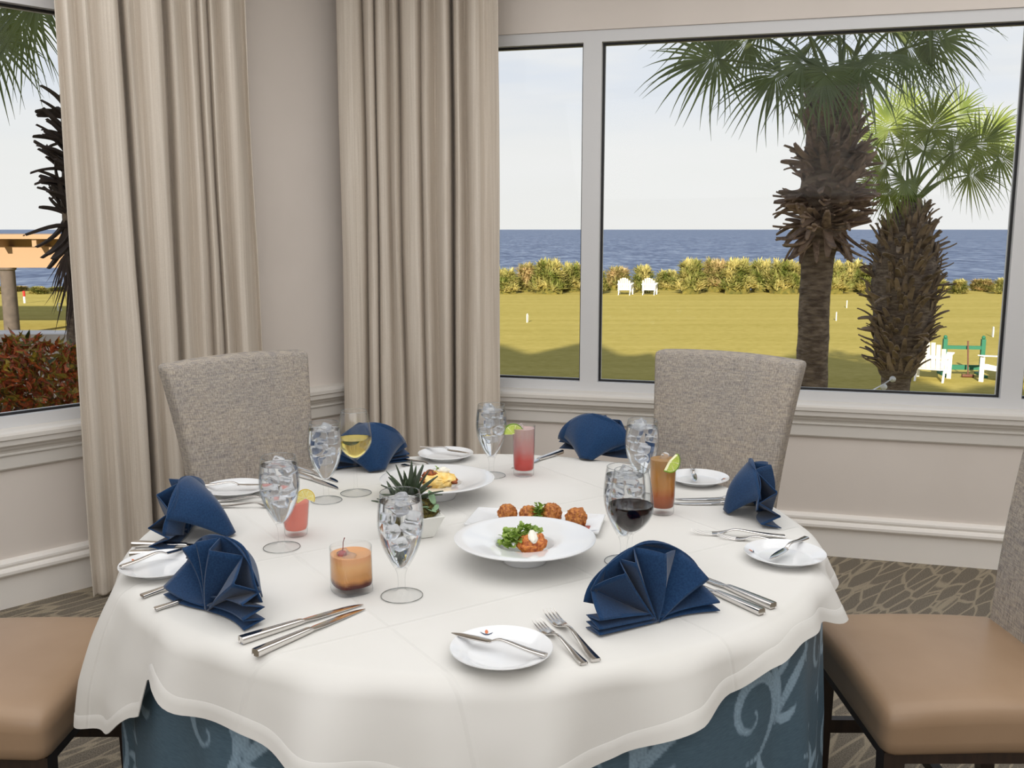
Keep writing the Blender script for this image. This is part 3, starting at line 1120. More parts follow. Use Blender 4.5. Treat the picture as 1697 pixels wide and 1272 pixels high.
KNV = [((400, 1060), (604, 997), 'dinner knife left of its pair, beside the near left napkin'),
       ((424, 1081), (607, 1004), 'dinner knife nearest the camera, beside the near left napkin'),
       ((221, 901), (412, 905), 'upper dinner knife of the pair above the left edge bread plate'),
       ((217, 917), (404, 911), 'lower dinner knife of the pair just behind the left edge bread plate'),
       ((482, 770), (588, 805), 'dinner knife nearer the white wine glass, at the far left'),
       ((478, 780), (570, 810), 'dinner knife passing behind the middle left water goblet'),
       ((930, 748), (843, 777), 'dinner knife lying left of the far right napkin, behind the tall pink drink'),
       ((1275, 824), (1117, 826), 'upper dinner knife of the pair under the right napkin'),
       ((1272, 832), (1112, 833), 'lower dinner knife of the pair under the right napkin'),
       ((1262, 1013), (1110, 948), 'dinner knife nearer the camera, right of the near right napkin'),
       ((1281, 1003), (1140, 945), 'thinner looking dinner knife behind its pair, right of the near right napkin')]
for i, (a, b, lab) in enumerate(KNV):
    o = kn0 if i == 0 else copy_tree(kn0)
    A, B = onz(*a, TZ + 0.007), onz(*b, TZ + 0.004)
    d = (B - A).normalized()
    c = A + d * 0.120
    o.location = (c.x, c.y, KZ)
    o.rotation_euler = (0, 0, atan2(d.y, d.x))
    tag(o, lab, 'knife', 'dinner knives on the tablecloth')
FRK = [((987, 1092), (893, 994), 1, 'larger dinner fork right of the nearest bread plate'),
       ((967, 1097), (879, 1017), 0, 'smaller fork against the nearest bread plate'),
       ((236, 986), (410, 932), 1, 'fork with tines showing behind the near left napkin'),
       ((258, 1007), (408, 966), 0, 'fork whose handle runs under the near left napkin'),
       ((352, 829), (442, 826), 1, 'dinner fork beside the plate before the left chair'),
       ((360, 838), (438, 836), 0, 'smaller fork lying nearest, before the left chair plate'),
       ((670, 760), (714, 772), 1, 'dinner fork sticking out from the far left napkin'),
       ((668, 769), (709, 779), 0, 'smaller fork beside the far left napkin'),
       ((1300, 888), (1178, 880), 1, 'dinner fork under the right napkin, tines pointing left'),
       ((1325, 902), (1208, 887), 0, 'smaller fork tucked under the right bread plate')]
nd = ns = 0
for a, b, big, lab in FRK:
    if big:
        o = fk0 if nd == 0 else copy_tree(fk0)
        nd += 1
    else:
        o = sf0 if ns == 0 else copy_tree(sf0)
        ns += 1
    A, B = onz(*a, TZ + 0.005), onz(*b, TZ + 0.008)
    d = (B - A).normalized()
    c = A + d * (0.108 if big else 0.108 * 0.86)
    o.location = (c.x, c.y, KZ)
    o.rotation_euler = (0, 0, atan2(d.y, d.x))
    tag(o, lab, 'fork', 'forks on the tablecloth')

# ------------------------------------------------------------------ glasses
def glass_thing(name, base_px, label, cat, group=None, rz=0):
    p = onz(*base_px, TOPZ)
    return empty(name, (p.x, p.y, TOPZ), rz, label, cat, group)


GOB_OUT = [(0, 0.0), (0.036, 0.0), (0.0388, 0.0012), (0.0388, 0.0026), (0.034, 0.0040), (0.018, 0.0070), (0.0095, 0.0105), (0.0072, 0.017), (0.0066, 0.030), (0.0078, 0.042),
           (0.0090, 0.047), (0.0115, 0.053), (0.0190, 0.066), (0.0280, 0.083), (0.0360, 0.103), (0.0413, 0.124), (0.0432, 0.142), (0.0424, 0.163), (0.0398, 0.186), (0.0372, 0.200)]
GOB_IN = [(0.0358, 0.2002), (0.0383, 0.186), (0.0409, 0.163), (0.0417, 0.142), (0.0397, 0.124), (0.0344, 0.103), (0.0264, 0.084), (0.0172, 0.068), (0.0085, 0.0575), (0, 0.0555)]


def drink(inner, level, gap=0.0007):
    """solid of liquid inside an inner profile (listed top to bottom)"""
    p = [(max(0, r - gap), z + gap * 0.6) for r, z in inner if z < level]
    for (r1, z1), (r2, z2) in zip(inner, inner[1:]):
        if z1 >= level > z2:
            t = (z1 - level) / (z1 - z2)
            rl = r1 + (r2 - r1) * t - gap
            break
    return [(0, level), (rl - 0.002, level), (rl - 0.0006, level + 0.0003), (rl, level + 0.001)] + p


def ring(r, z, w, n=56):
    return lathe([(r + w * cos(k * pi / 3), z + w * sin(k * pi / 3)) for k in range(7)], n)


def make_goblet():
    c = empty('water_goblet')
    out = smooth_prof(GOB_OUT, 3)
    inn = smooth_prof(GOB_IN, 3)
    k = next(i for i, p in enumerate(out) if p[1] > 0.0555)
    mesh('bowl', lathe(out[k:] + [(0.0366, 0.2012)] + inn, 56), M['goblet'], c)
    mesh('stem', lathe([(0.0001, out[k][1] - 0.0025)] + list(reversed(out[:k])), 40), M['stem_glass'], c)
    mesh('water', lathe(drink(inn, 0.184), 56), M['water'], c)
    mesh('foot_rim', ring(0.0390, 0.0013, 0.0007), M['glass_edge'], c)
    mesh('lip', ring(0.0366, 0.2013, 0.0006), M['glass_edge'], c)
    return c




def ice_cube(s, seed):
    rnd = random.Random(seed)

    def f(v):
        k = 1 + 0.22 * noise.noise(v * 60 + Vector((seed * 3.7, 0, 0)))
        return v * k
    return mesh('ice_cube', sbox(s, s * rnd.uniform(0.7, 1.0), s * rnd.uniform(0.6, 0.9), s * 0.2, f, 3), M['ice'])


ICE = [ice_cube(0.027, k) for k in range(5)]
ice_used = set()


def put_ice(loc, k, rot, label, group, sc=1.0):
    src = ICE[k % 5]
    o = src if (k % 5) not in ice_used else src.copy()
    if o is src: ice_used.add(k % 5)
    else: COL.objects.link(o)
    o.location = loc
    o.rotation_euler = rot
    o.scale = (sc, sc, sc)
    tag(o, label, 'ice', group)


GOB = [((467, 907), 'water goblet beside the pink lemon tumbler, left of centre', 'left'),
       ((541, 829), 'water goblet beside the white wine glass', 'second'),
       ((666, 987), 'water goblet nearest the camera, in front of the succulent pot', 'near'),
       ((814.5, 788), 'water goblet at the far side, left of the tall pink drink', 'far'),
       ((1033, 930), 'water goblet behind the red wine glass', 'red'),
       ((1062, 823), 'water goblet behind the amber drink, before the right chair', 'amber')]
ICE_LAB = ['ice in the goblet beside the pink lemon tumbler', 'ice in the goblet beside the white wine', 'ice in the goblet nearest the camera',
           'ice in the goblet left of the tall pink drink', 'ice in the goblet behind the red wine', 'ice in the goblet behind the amber drink']
gob0 = make_goblet()
GOBP = []
for i, (px, lab, _) in enumerate(GOB):
    g = gob0 if i == 0 else copy_tree(gob0)
    p = onz(*px, TOPZ)
    g.location = (p.x, p.y, TOPZ)
    tag(g, lab, 'glass', 'water goblets')
    GOBP.append(p)
    rnd = random.Random(40 + i)
    spots = [(0, 0, 0.108)]
    for zl, n, rr in ((0.131, 2, 0.0165), (0.153, 2, 0.018), (0.173, 2, 0.0165), (0.190, 1, 0.006)):
        a0 = rnd.uniform(0, 6.28)
        for q in range(n): spots.append((rr * cos(a0 + q * pi), rr * sin(a0 + q * pi), zl))
    for q, s in enumerate(spots):
        put_ice((p.x + s[0], p.y + s[1], TOPZ + s[2]), i + q, (rnd.uniform(-.5, .5), rnd.uniform(-.5, .5), rnd.uniform(0, 6)), ICE_LAB[i], ICE_LAB[i],
                rnd.uniform(0.86, 1.05))


def wine_glass(name, px, label, wine, level):
    c = glass_thing(name, px, label, 'glass')
    o = smooth_prof([(0, 0), (0.037, 0), (0.0395, 0.001), (0.0393, 0.002), (0.030, 0.0036), (0.012, 0.0075), (0.0056, 0.014), (0.0044, 0.030), (0.0042, 0.060), (0.0050, 0.084), (0.0070, 0.090),
                     (0.0120, 0.0945), (0.0230, 0.103), (0.0350, 0.117), (0.0425, 0.131), (0.0445, 0.143), (0.0436, 0.158), (0.0395, 0.187), (0.0335, 0.218)], 3)
    inn = smooth_prof([(0.0327, 0.2181), (0.0386, 0.187), (0.0427, 0.158), (0.0436, 0.143), (0.0415, 0.1315), (0.0340, 0.118), (0.0222, 0.1045), (0.0105, 0.0965), (0, 0.0945)], 3)
    k = next(i for i, p in enumerate(o) if p[1] > 0.0905)
    mesh('bowl', lathe(o[k:] + inn, 64), M['goblet'], c)
    mesh('stem', lathe([(0.0001, o[k][1] - 0.001)] + list(reversed(o[:k])), 40), M['stem_glass'], c)
    mesh('wine', lathe(drink(inn, level), 64), wine, c)
    mesh('foot_rim', ring(0.0397, 0.0012, 0.0007), M['glass_edge'], c)
    mesh('lip', ring(0.0331, 0.2183, 0.0005), M['glass_edge'], c)
    return c


wine_glass('white_wine_glass', (590, 817), 'stemmed glass of pale yellow white wine', M['white_wine'], 0.146)
wine_glass('red_wine_glass', (1043, 957), 'stemmed glass of dark red wine', M['red_wine'], 0.149)


def tumbler(name, px, label, r0, r1, h, body, base_t, level, n=56, square=0.0, rz=0):
    c = glass_thing(name, px, label, 'glass', None, rz)

    def shape(VF, top=h):
        if not square: return VF
        V = []
        for v in VF[0]:
            r = hypot(v.x, v.y)
            if r < 1e-6:
                V.append(v)
                continue
            a = atan2(v.y, v.x)
            e = 4.5
            k = (abs(cos(a)) ** e + abs(sin(a)) ** e) ** (-1 / e)
            w = square * max(0.12, 1 - v.z / h * 0.9)
            V.append(Vector((v.x * (1 + (k - 1) * w), v.y * (1 + (k - 1) * w), v.z)))
        return V, VF[1]
    R_ = lambda z: r0 + (r1 - r0) * (z / h) ** 0.9
    zz = [base_t + (h - base_t) * k / 8 for k in range(9)]
    t = 0.0010
    outp = [(R_(z), z) for z in zz]
    inp = [(R_(z) - t, z) for z in reversed(zz)]
    inp[-1] = (R_(base_t) - t - 0.002, base_t + 0.0012)
    inp = inp[:-1] + [(inp[-1][0] + 0.0015, base_t + 0.004), inp[-1], (0, base_t + 0.0006)]
    inp[0] = (R_(h) - t + 0.0003, h)
    mesh('glass_wall', shape(lathe(outp[:-1] + [(R_(h), h - 0.0006), (R_(h) - t / 2, h + 0.0005)] + inp, n)), M['goblet'], c)
    mesh('glass_base', shape(lathe([(0, 0), (r0 - 0.003, 0), (r0 - 0.0005, 0.002), (R_(base_t * .5), base_t * .5), (R_(base_t) - 0.0004, base_t - 0.0006), (0, base_t - 0.0002)], n)),
         M['stem_glass'], c)
    inn = [(r, z) for r, z in inp]
    mesh('drink', shape(lathe(drink(inn, level, 0.0003), n)), body, c)
    return c


t1 = tumbler('lemon_tumbler', (491, 886), 'short tapered tumbler of pink lemonade with a lemon slice', 0.0245, 0.033, 0.092, M['pink'], 0.014, 0.076)
t2 = tumbler('cocktail_tumbler', (583, 978), 'square based rocks glass of orange cocktail with a cherry', 0.0365, 0.0395, 0.088, M['orange'], 0.013, 0.073, square=0.75, rz=R(32))
t3 = tumbler('pink_highball', (868, 787), 'tall highball glass of iced pink drink with a lime wedge', 0.0285, 0.0315, 0.142, M['rose'], 0.017, 0.133)
t4 = tumbler('amber_highball', (1097, 850), 'tall highball glass of amber iced tea with a lime wedge', 0.0285, 0.0325, 0.147, M['amber'], 0.017, 0.134)
for t, lab, levels, rr in ((t3, 'ice in the tall pink drink', (0.070, 0.094, 0.117, 0.136), 0.0125), (t4, 'ice in the tall amber drink', (0.074, 0.098, 0.121, 0.137), 0.0125),
                           (t2, 'ice in the orange cocktail', (0.0715, 0.0735), 0.016)):
    rnd = random.Random(len(lab))
    for k, z in enumerate(levels):
        a = rnd.uniform(0, 6.28)
        put_ice((t.location.x + rr * cos(a), t.location.y + rr * sin(a), TOPZ + z), k, (rnd.uniform(-.5, .5), rnd.uniform(-.5, .5), a), lab, lab, 0.85)

M['lemon_rind'] = pbr('lemon_rind', srgb(222, 190, 40), rough=0.4)
M['lemon_flesh'] = pbr('lemon_flesh', srgb(238, 226, 150), srgb(228, 206, 110), rough=0.35, scale=300)
M['lime_rind'] = pbr('lime_rind', srgb(120, 158, 34), rough=0.4)
M['lime_flesh'] = pbr('lime_flesh', srgb(206, 222, 110), srgb(176, 198, 84), rough=0.35, scale=300)
M['cherry'] = pbr('red_cherry', srgb(170, 26, 22), rough=0.2)
M['cherry_stem'] = pbr('cherry_stem', srgb(120, 34, 30), rough=0.6)


def wedge(name, loc, rot, r, th, a0, a1, rind, flesh, label, cat):
    c = empty(name, loc)
    c.rotation_euler = rot
    tag(c, label, cat)
    n = 18

    def sector(ra, rb, t):
        rings = []
        for k in range(n + 1):
            a = R(a0 + (a1 - a0) * k / n)
            rings.append([(ra * cos(a), ra * sin(a), -t / 2), (rb * cos(a), rb * sin(a), -t / 2), (rb * cos(a), rb * sin(a), t / 2), (ra * cos(a), ra * sin(a), t / 2)])
        return loft(rings)
    mesh('rind', sector(r * 0.90, r, th), rind, c, False)
    segs = []
    m = max(3, int((a1 - a0) / 42))
    for k in range(m):
        s0, s1 = a0 + (a1 - a0) * k / m + 2.5, a0 + (a1 - a0) * (k + 1) / m - 2.5
        rings = []
        for q in range(7):
            a = R(s0 + (s1 - s0) * q / 6)
            rb = r * 0.86
            rings.append([(r * .10 * cos(a), r * .10 * sin(a), -th * .46), (rb * cos(a), rb * sin(a), -th * .46), (rb * cos(a), rb * sin(a), th * .46), (r * .10 * cos(a), r * .10 * sin(a), th * .46)])
        segs.append(loft(rings))
    mesh('flesh', join(*segs), flesh, c, False)
    mesh('pith', sector(r * 0.05, r * 0.91, th * 0.86), M['pith'], c, False)
    return c


M['pith'] = pbr('citrus_pith', srgb(238, 236, 196), rough=0.5)
L = t1.location
wedge('lemon_slice', (L.x + 0.026, L.y - 0.012, TOPZ + 0.088), (R(78), R(8), R(18)), 0.021, 0.005, -20, 215, M['lemon_rind'], M['lemon_flesh'],
      'lemon slice hooked on the rim of the pink tumbler', 'lemon')
L = t3.location
wedge('lime_wedge', (L.x - 0.029, L.y - 0.012, TOPZ + 0.119), (R(84), 0, R(10)), 0.030, 0.008, 25, 180, M['lime_rind'], M['lime_flesh'],
      'lime wedge on the rim of the tall pink drink', 'lime')
L = t4.location
wedge('lime_wedge', (L.x + 0.010, L.y - 0.034, TOPZ + 0.137), (R(84), R(30), R(24)), 0.027, 0.010, -95, 65, M['lime_rind'], M['lime_flesh'],
      'lime wedge on the rim of the tall amber drink', 'lime')
L = t2.location
ch = empty('cherry', (L.x - 0.014, L.y - 0.008, TOPZ + 0.0740), 0, 'red cherry floating in the orange cocktail, stalk upright', 'cherry')
mesh('fruit', blob(0.0078, 3, 0.05, 1, (1, 1, 0.92), 2), M['cherry'], ch)
mesh('stalk', tube([(0, 0, 0.006), (0.001, 0.0, 0.015), (0.0015, 0, 0.024), (0.0045, 0, 0.033)], [0.0008, 0.0007, 0.0007, 0.0011]), M['cherry_stem'], ch)

# ------------------------------------------------------------------ bowls, food
BOWL = [(0, 0.012), (0.037, 0.012), (0.0395, 0.0), (0.0445, 0.0), (0.048, 0.006), (0.054, 0.020), (0.064, 0.034), (0.095, 0.0425), (0.135, 0.0478), (0.1445, 0.0490), (0.1458, 0.0508), (0.1448, 0.0522),
        (0.130, 0.0515), (0.095, 0.0462), (0.066, 0.0412), (0.0605, 0.0380), (0.057, 0.0325), (0.052, 0.0240), (0.044, 0.0202), (0, 0.0195)]


def make_bowl():
    c = empty('pasta_bowl')
    mesh('bowl_body', lathe(smooth_prof(BOWL, 2), 96), M['china'], c)
    return c


bowl0 = make_bowl()
pF, pB = onz(870, 891, TOPZ + 0.0495), onz(724.5, 792.5, TOPZ + 0.0495)
bowl0.location = (pF.x, pF.y, TOPZ)
tag(bowl0, 'wide rimmed white bowl in front, holding salad and a browned cake', 'bowl', 'wide rimmed bowls')
b2 = copy_tree(bowl0)
b2.location = (pB.x, pB.y, TOPZ)
tag(b2, 'wide rimmed white bowl behind the succulent, holding yellow food', 'bowl', 'wide rimmed bowls')

M['crust'] = pbr('browned_crust', srgb(150, 62, 22), srgb(222, 140, 66), rough=0.55, scale=160, bump=0.6, bscale=260, bdist=0.002)
M['fritter'] = pbr('fried_crumb', srgb(134, 66, 24), srgb(204, 134, 62), rough=0.6, scale=170, bump=0.8, bscale=300, bdist=0.002)
M['cream'] = pbr('white_sauce', srgb(238, 234, 220), rough=0.35)
M['leafy'] = pbr('salad_leaf', srgb(104, 132, 48), srgb(172, 196, 100), rough=0.5, scale=90, trans=(0.3, srgb(120, 160, 40)))
M['polenta'] = pbr('yellow_polenta', srgb(236, 190, 88), srgb(246, 220, 150), rough=0.5, scale=60, bump=0.3, bscale=120)
M['mushroom'] = pbr('fried_mushroom', srgb(70, 28, 10), srgb(172, 90, 36), rough=0.5, scale=150, bump=0.5)
M['sauce'] = pbr('red_sauce', srgb(158, 58, 28), srgb(190, 84, 44), rough=0.3, scale=80)
M['noodle'] = pbr('pale_noodle', srgb(196, 178, 132), rough=0.5)


def greens(name, loc, n, r, h, seed, label, mat, ln=(0.010, 0.022)):
    rnd = random.Random(seed)
    parts = []
    for _ in range(n):
        a, q = rnd.uniform(0, 2 * pi), rnd.random() ** 0.5
        x, y = r[0] * q * cos(a), r[1] * q * sin(a)
        z = h * (1 - q * q) * rnd.uniform(0.3, 1.0)
        l_ = rnd.uniform(*ln)
        w = l_ * rnd.uniform(0.25, 0.45)
        rows = 6

        def leaf(i, j):
            t = i / (rows - 1)
            ww = w * (sin(pi * min(1, 0.1 + 0.9 * t)) * (1 + 0.35 * sin(t * 19)))
            return ((j - 1) * ww, l_ * t, 0.25 * abs(j - 1) * ww + 0.4 * l_ * t * (1 - t))
        parts.append(xf(grid(leaf, rows, 3), (x, y, z), (rnd.uniform(-0.2, 1.0), rnd.uniform(-.6, .6), rnd.uniform(0, 6.28))))
    o = mesh(name, join(*parts), mat)
    o.location = loc
    tag(o, label, 'greens', None, 'stuff')
    return o


zf = TOPZ + 0.0205
cake = empty('browned_cake', (pF.x + 0.014, pF.y - 0.010, zf), 0, 'browned orange cake beside the greens in the front bowl', 'food')
mesh('cake_body', xf(blob(0.030, 4, 0.16, 2.2, (1.02, 0.85, 0.62), 4), (0, 0, 0.021), (R(24), R(-6), R(-8))), M['crust'], cake)
mesh('sauce_dollop', xf(blob(0.0125, 3, 0.25, 1.6, (0.85, 1.35, 0.5), 9), (0.002, -0.012, 0.0385), (R(32), R(14), R(20))), M['cream'], cake)
greens('salad_greens', (pF.x - 0.022, pF.y + 0.004, zf + 0.012), 120, (0.029, 0.026), 0.030, 5, 'green salad leaves in the front bowl', M['leafy'])
greens('salad_greens', (pF.x + 0.004, pF.y + 0.016, zf + 0.034), 60, (0.028, 0.014), 0.017, 8, 'green leaves heaped on top of the browned cake', M['leafy'], (0.009, 0.018))
rnd = random.Random(2)
nood = []
for k in range(12):
    a = rnd.uniform(-0.6, 0.6)
    y = -0.016 - 0.010 * rnd.random()
    nood.append(tube([(-0.020 + 0.010 * rnd.random(), y, 0.003 + 0.002 * (k % 3)), (0.0, y - 0.005 + 0.006 * a, 0.005 + 0.002 * (k % 3)), (0.016, y + 0.004 * a, 0.003)], 0.0014, 6))
o = mesh('noodles', join(*nood), M['noodle'])
o.location = (pF.x - 0.014, pF.y - 0.008, zf)
tag(o, 'pale noodles under the greens in the front bowl', 'noodles', None, 'stuff')

pol = empty('polenta_heap', (pB.x + 0.004, pB.y - 0.004, zf + 0.008), 0, 'yellow creamy mound in the rear bowl', 'food')
mesh('mound', xf(blob(0.036, 4, 0.22, 2.4, (1.25, 1.0, 0.60), 3), (0, 0, 0.019)), M['polenta'], pol)
mesh('cream_flake', xf(blob(0.013, 3, 0.3, 2.0, (1.2, 0.8, 0.7), 8), (0.012, 0.004, 0.042)), M['cream'], pol)
for k, (dx, dy, dz, s, lab) in enumerate([(-0.020, -0.004, 0.041, 1.35, 'larger fried mushroom on top of the yellow mound'), (-0.036, -0.014, 0.028, 0.85, 'fried mushroom at the left of the yellow mound'),
                                          (0.036, -0.014, 0.026, 1.0, 'fried mushroom at the right of the yellow mound'), (-0.026, -0.024, 0.016, 0.7, 'lowest fried mushroom on the yellow mound')]):
    V, F = [], []
    bl = []
    for q in range(4):
        a = q * 1.7 + k
        bl.append(xf(blob(0.0085 * s, 2, 0.35, 2.5, (1, 0.8, 0.7), q + 5 * k), (0.008 * s * cos(a), 0.008 * s * sin(a), 0.003 * s * (q % 2))))
    o = mesh('fried_mushroom', join(*bl), M['mushroom'])
    o.location = (pB.x + 0.004 + dx, pB.y - 0.004 + dy, zf + dz)
    tag(o, lab, 'mushroom', 'fried mushrooms on the yellow mound')
greens('herb_sprig', (pB.x + 0.002, pB.y + 0.002, zf + 0.050), 9, (0.005, 0.005), 0.008, 6, 'small green herb on the rear bowl of yellow food', M['leafy'], (0.006, 0.012))

# rectangular plate with four fritters
q = [onz(791, 840, TOPZ + 0.014), onz(770, 868.6, TOPZ + 0.014), onz(987.5, 882, TOPZ + 0.014), onz(1008, 853, TOPZ + 0.014)]
rc = sum(q, Vector()) / 4
ax = (((q[3] + q[2]) - (q[0] + q[1])) / 2)
ra = atan2(ax.y, ax.x)
rl, rw = ax.length, ((q[0] + q[3]) - (q[1] + q[2])).length / 2
rp = empty('rectangular_plate', (rc.x, rc.y, TOPZ), ra, 'long rectangular white plate behind the front bowl', 'plate')


def rplate(v):
    e = max(abs(v.x) / (rl / 2), abs(v.y) / (rw / 2))
    lift = 0.009 * max(0, (e - 0.72) / 0.28) ** 1.3
    return (v.x, v.y, v.z + 0.0045 + lift)


mesh('plate_body', sbox(rl, rw, 0.006, 0.0025, rplate, 12), M['china'], rp)
FR = [((840.7, 848), 0.0245, 'orange brown fritter at the left end of the rectangular plate'), ((876, 850), 0.0235, 'second fritter from the left, beside the microgreens'),
      ((914, 850), 0.0265, 'largest fritter, right of the microgreens'), ((955, 857), 0.0265, 'orange brown fritter at the right end of the rectangular plate')]
for k, (px, r, lab) in enumerate(FR):
    p = onz(*px, TOPZ + 0.030)
    o = mesh('fritter', blob(r * 0.93, 4, 0.18, 3.0, (1, 1, 0.94), 10 + k), M['fritter'])
    o.location = (p.x, p.y, TOPZ + 0.0078 + r * 0.80)
    tag(o, lab, 'fritter', 'fritters on the rectangular plate')
    s = mesh('sauce_smear', xf(blob(0.022, 3, 0.3, 2.5, (1.25, 0.9, 0.10), 20 + k), (0, 0, 0)), M['sauce'])
    s.location = (p.x + 0.017, p.y - 0.012, TOPZ + 0.0086)
    tag(s, 'red sauce under the ' + ('leftmost fritter', 'second fritter from the left', 'largest fritter', 'rightmost fritter')[k], 'sauce', 'red sauce on the rectangular plate')
p = onz(893, 850, TOPZ + 0.03)
greens('microgreens', (p.x, p.y - 0.006, TOPZ + 0.012), 80, (0.014, 0.012), 0.042, 12, 'microgreens between the middle two fritters', M['leafy'], (0.012, 0.024))

# planter
pp = onz(690, 886, TOPZ)
plz = empty('succulent_planter', (pp.x, pp.y, TOPZ), R(24), 'square white pot of spiky succulent and moss, centre of the table', 'plant')


def tray(h0, h1, z0, z1):
    return [[(x * h, y * h, z) for x, y in ((-1, -1), (1, -1), (1, 1), (-1, 1))] for h, z in ((h0, z0), (h1, z1))]


r_out = tray(0.031, 0.052, 0.0, 0.052)
r_in = tray(0.033, 0.0495, 0.048, 0.0522)
pot = mesh('pot', loft([r_out[0], r_out[1], r_in[1], r_in[0]]), M['pot'], plz, False)
bv = pot.modifiers.new('soft_edges', 'BEVEL')
bv.width, bv.segments = 0.0035, 3
M['moss'] = pbr('brown_moss', srgb(58, 48, 18), srgb(108, 98, 42), rough=1.0, scale=200, bump=1.0, bscale=200, bdist=0.006)
M['succulent'] = pbr('succulent_leaf', srgb(38, 50, 34), srgb(62, 78, 50), rough=0.45, scale=30)
M['sage'] = pbr('sage_leaf', srgb(132, 164, 128), srgb(150, 180, 142), rough=0.6, scale=60)
mesh('moss_bed', xf(blob(0.046, 4, 0.22, 5.0, (1.02, 1.02, 0.66), 3), (0, 0, 0.056)), M['moss'], plz)
tf = []
rnd = random.Random(9)
for k in range(150):
    a, q = rnd.uniform(0, 6.28), rnd.uniform(0.6, 1.05)
    x, y = 0.046 * q * cos(a), 0.046 * q * sin(a)
    z = 0.056 + 0.018 * (1.1 - q)
    tf.append(tube([(x, y, z), (x * 1.08 + rnd.uniform(-.006, .006), y * 1.08 + rnd.uniform(-.006, .006), z + rnd.uniform(-.004, .010)),
                    (x * 1.12 + rnd.uniform(-.01, .01), y * 1.12 + rnd.uniform(-.01, .01), z + rnd.uniform(-.012, .004))], 0.0006, 4))
mesh('moss_strands', join(*tf), M['moss'], plz)['kind'] = 'stuff'


def spike(ln, w, a, el, curl):
    rows = 9

    def f(i, j):
        t = i / (rows - 1)
        e = el + curl * t
        r_ = ln * t * cos(el + curl * t * 0.5)
        z = ln * t * sin(el + curl * t * 0.5)
        ww = w * (1 - t) ** 0.7 * (0.7 + 0.6 * t * (1 - t) * 4 * 0.6)
        b = (j - 2) / 2
        return (r_ * cos(a) - b * ww * sin(a), r_ * sin(a) + b * ww * cos(a), z + 0.45 * ww * b * b)
    VF = grid(f, rows, 5)
    return VF


rnd = random.Random(4)
crowns = [(-0.012, 0.004, 0.086, 26, 0.088), (-0.040, -0.010, 0.074, 11, 0.070)]
for cx, cy, cz, n, ln in crowns:
    for k in range(n):
        t = k / n
        a = k * 2.39996
        VF = spike(ln * rnd.uniform(0.8, 1.15), 0.0100, a, R(22 + 58 * t), R(-26 + 30 * t))
        o = mesh('succulent_leaf', xf(VF, (cx, cy, cz - 0.012)), M['succulent'], plz)
        o.modifiers.new('thickness', 'SOLIDIFY').thickness = 0.0022
for k, (x, y, z, s, rx, rz) in enumerate([(0.030, -0.018, 0.088, 0.017, 62, 30), (0.010, -0.036, 0.070, 0.014, 30, 160), (0.022, -0.040, 0.066, 0.012, 20, 60), (0.036, -0.032, 0.068, 0.011, 25, -40)]):
    def lf(i, j):
        t = i / 8
        return ((j - 2) / 2 * s * 0.62 * sin(pi * (0.06 + 0.94 * t)) ** 0.6, s * 2 * t - s, 0.12 * s * ((j - 2) / 2) ** 2)
    o = mesh('round_leaf', xf(grid(lf, 9, 5), (x, y, z), (R(rx), 0, R(rz))), M['sage'], plz)
    o.modifiers.new('thickness', 'SOLIDIFY').thickness = 0.001
mesh('leaf_stems', join(*[tube([(0.02, -0.02, 0.06), (x * 0.9, y * 0.9, z - 0.012)], 0.0008, 5) for x, y, z in ((0.030, -0.018, 0.086), (0.010, -0.036, 0.070), (0.036, -0.032, 0.068))]), M['sage'], plz)

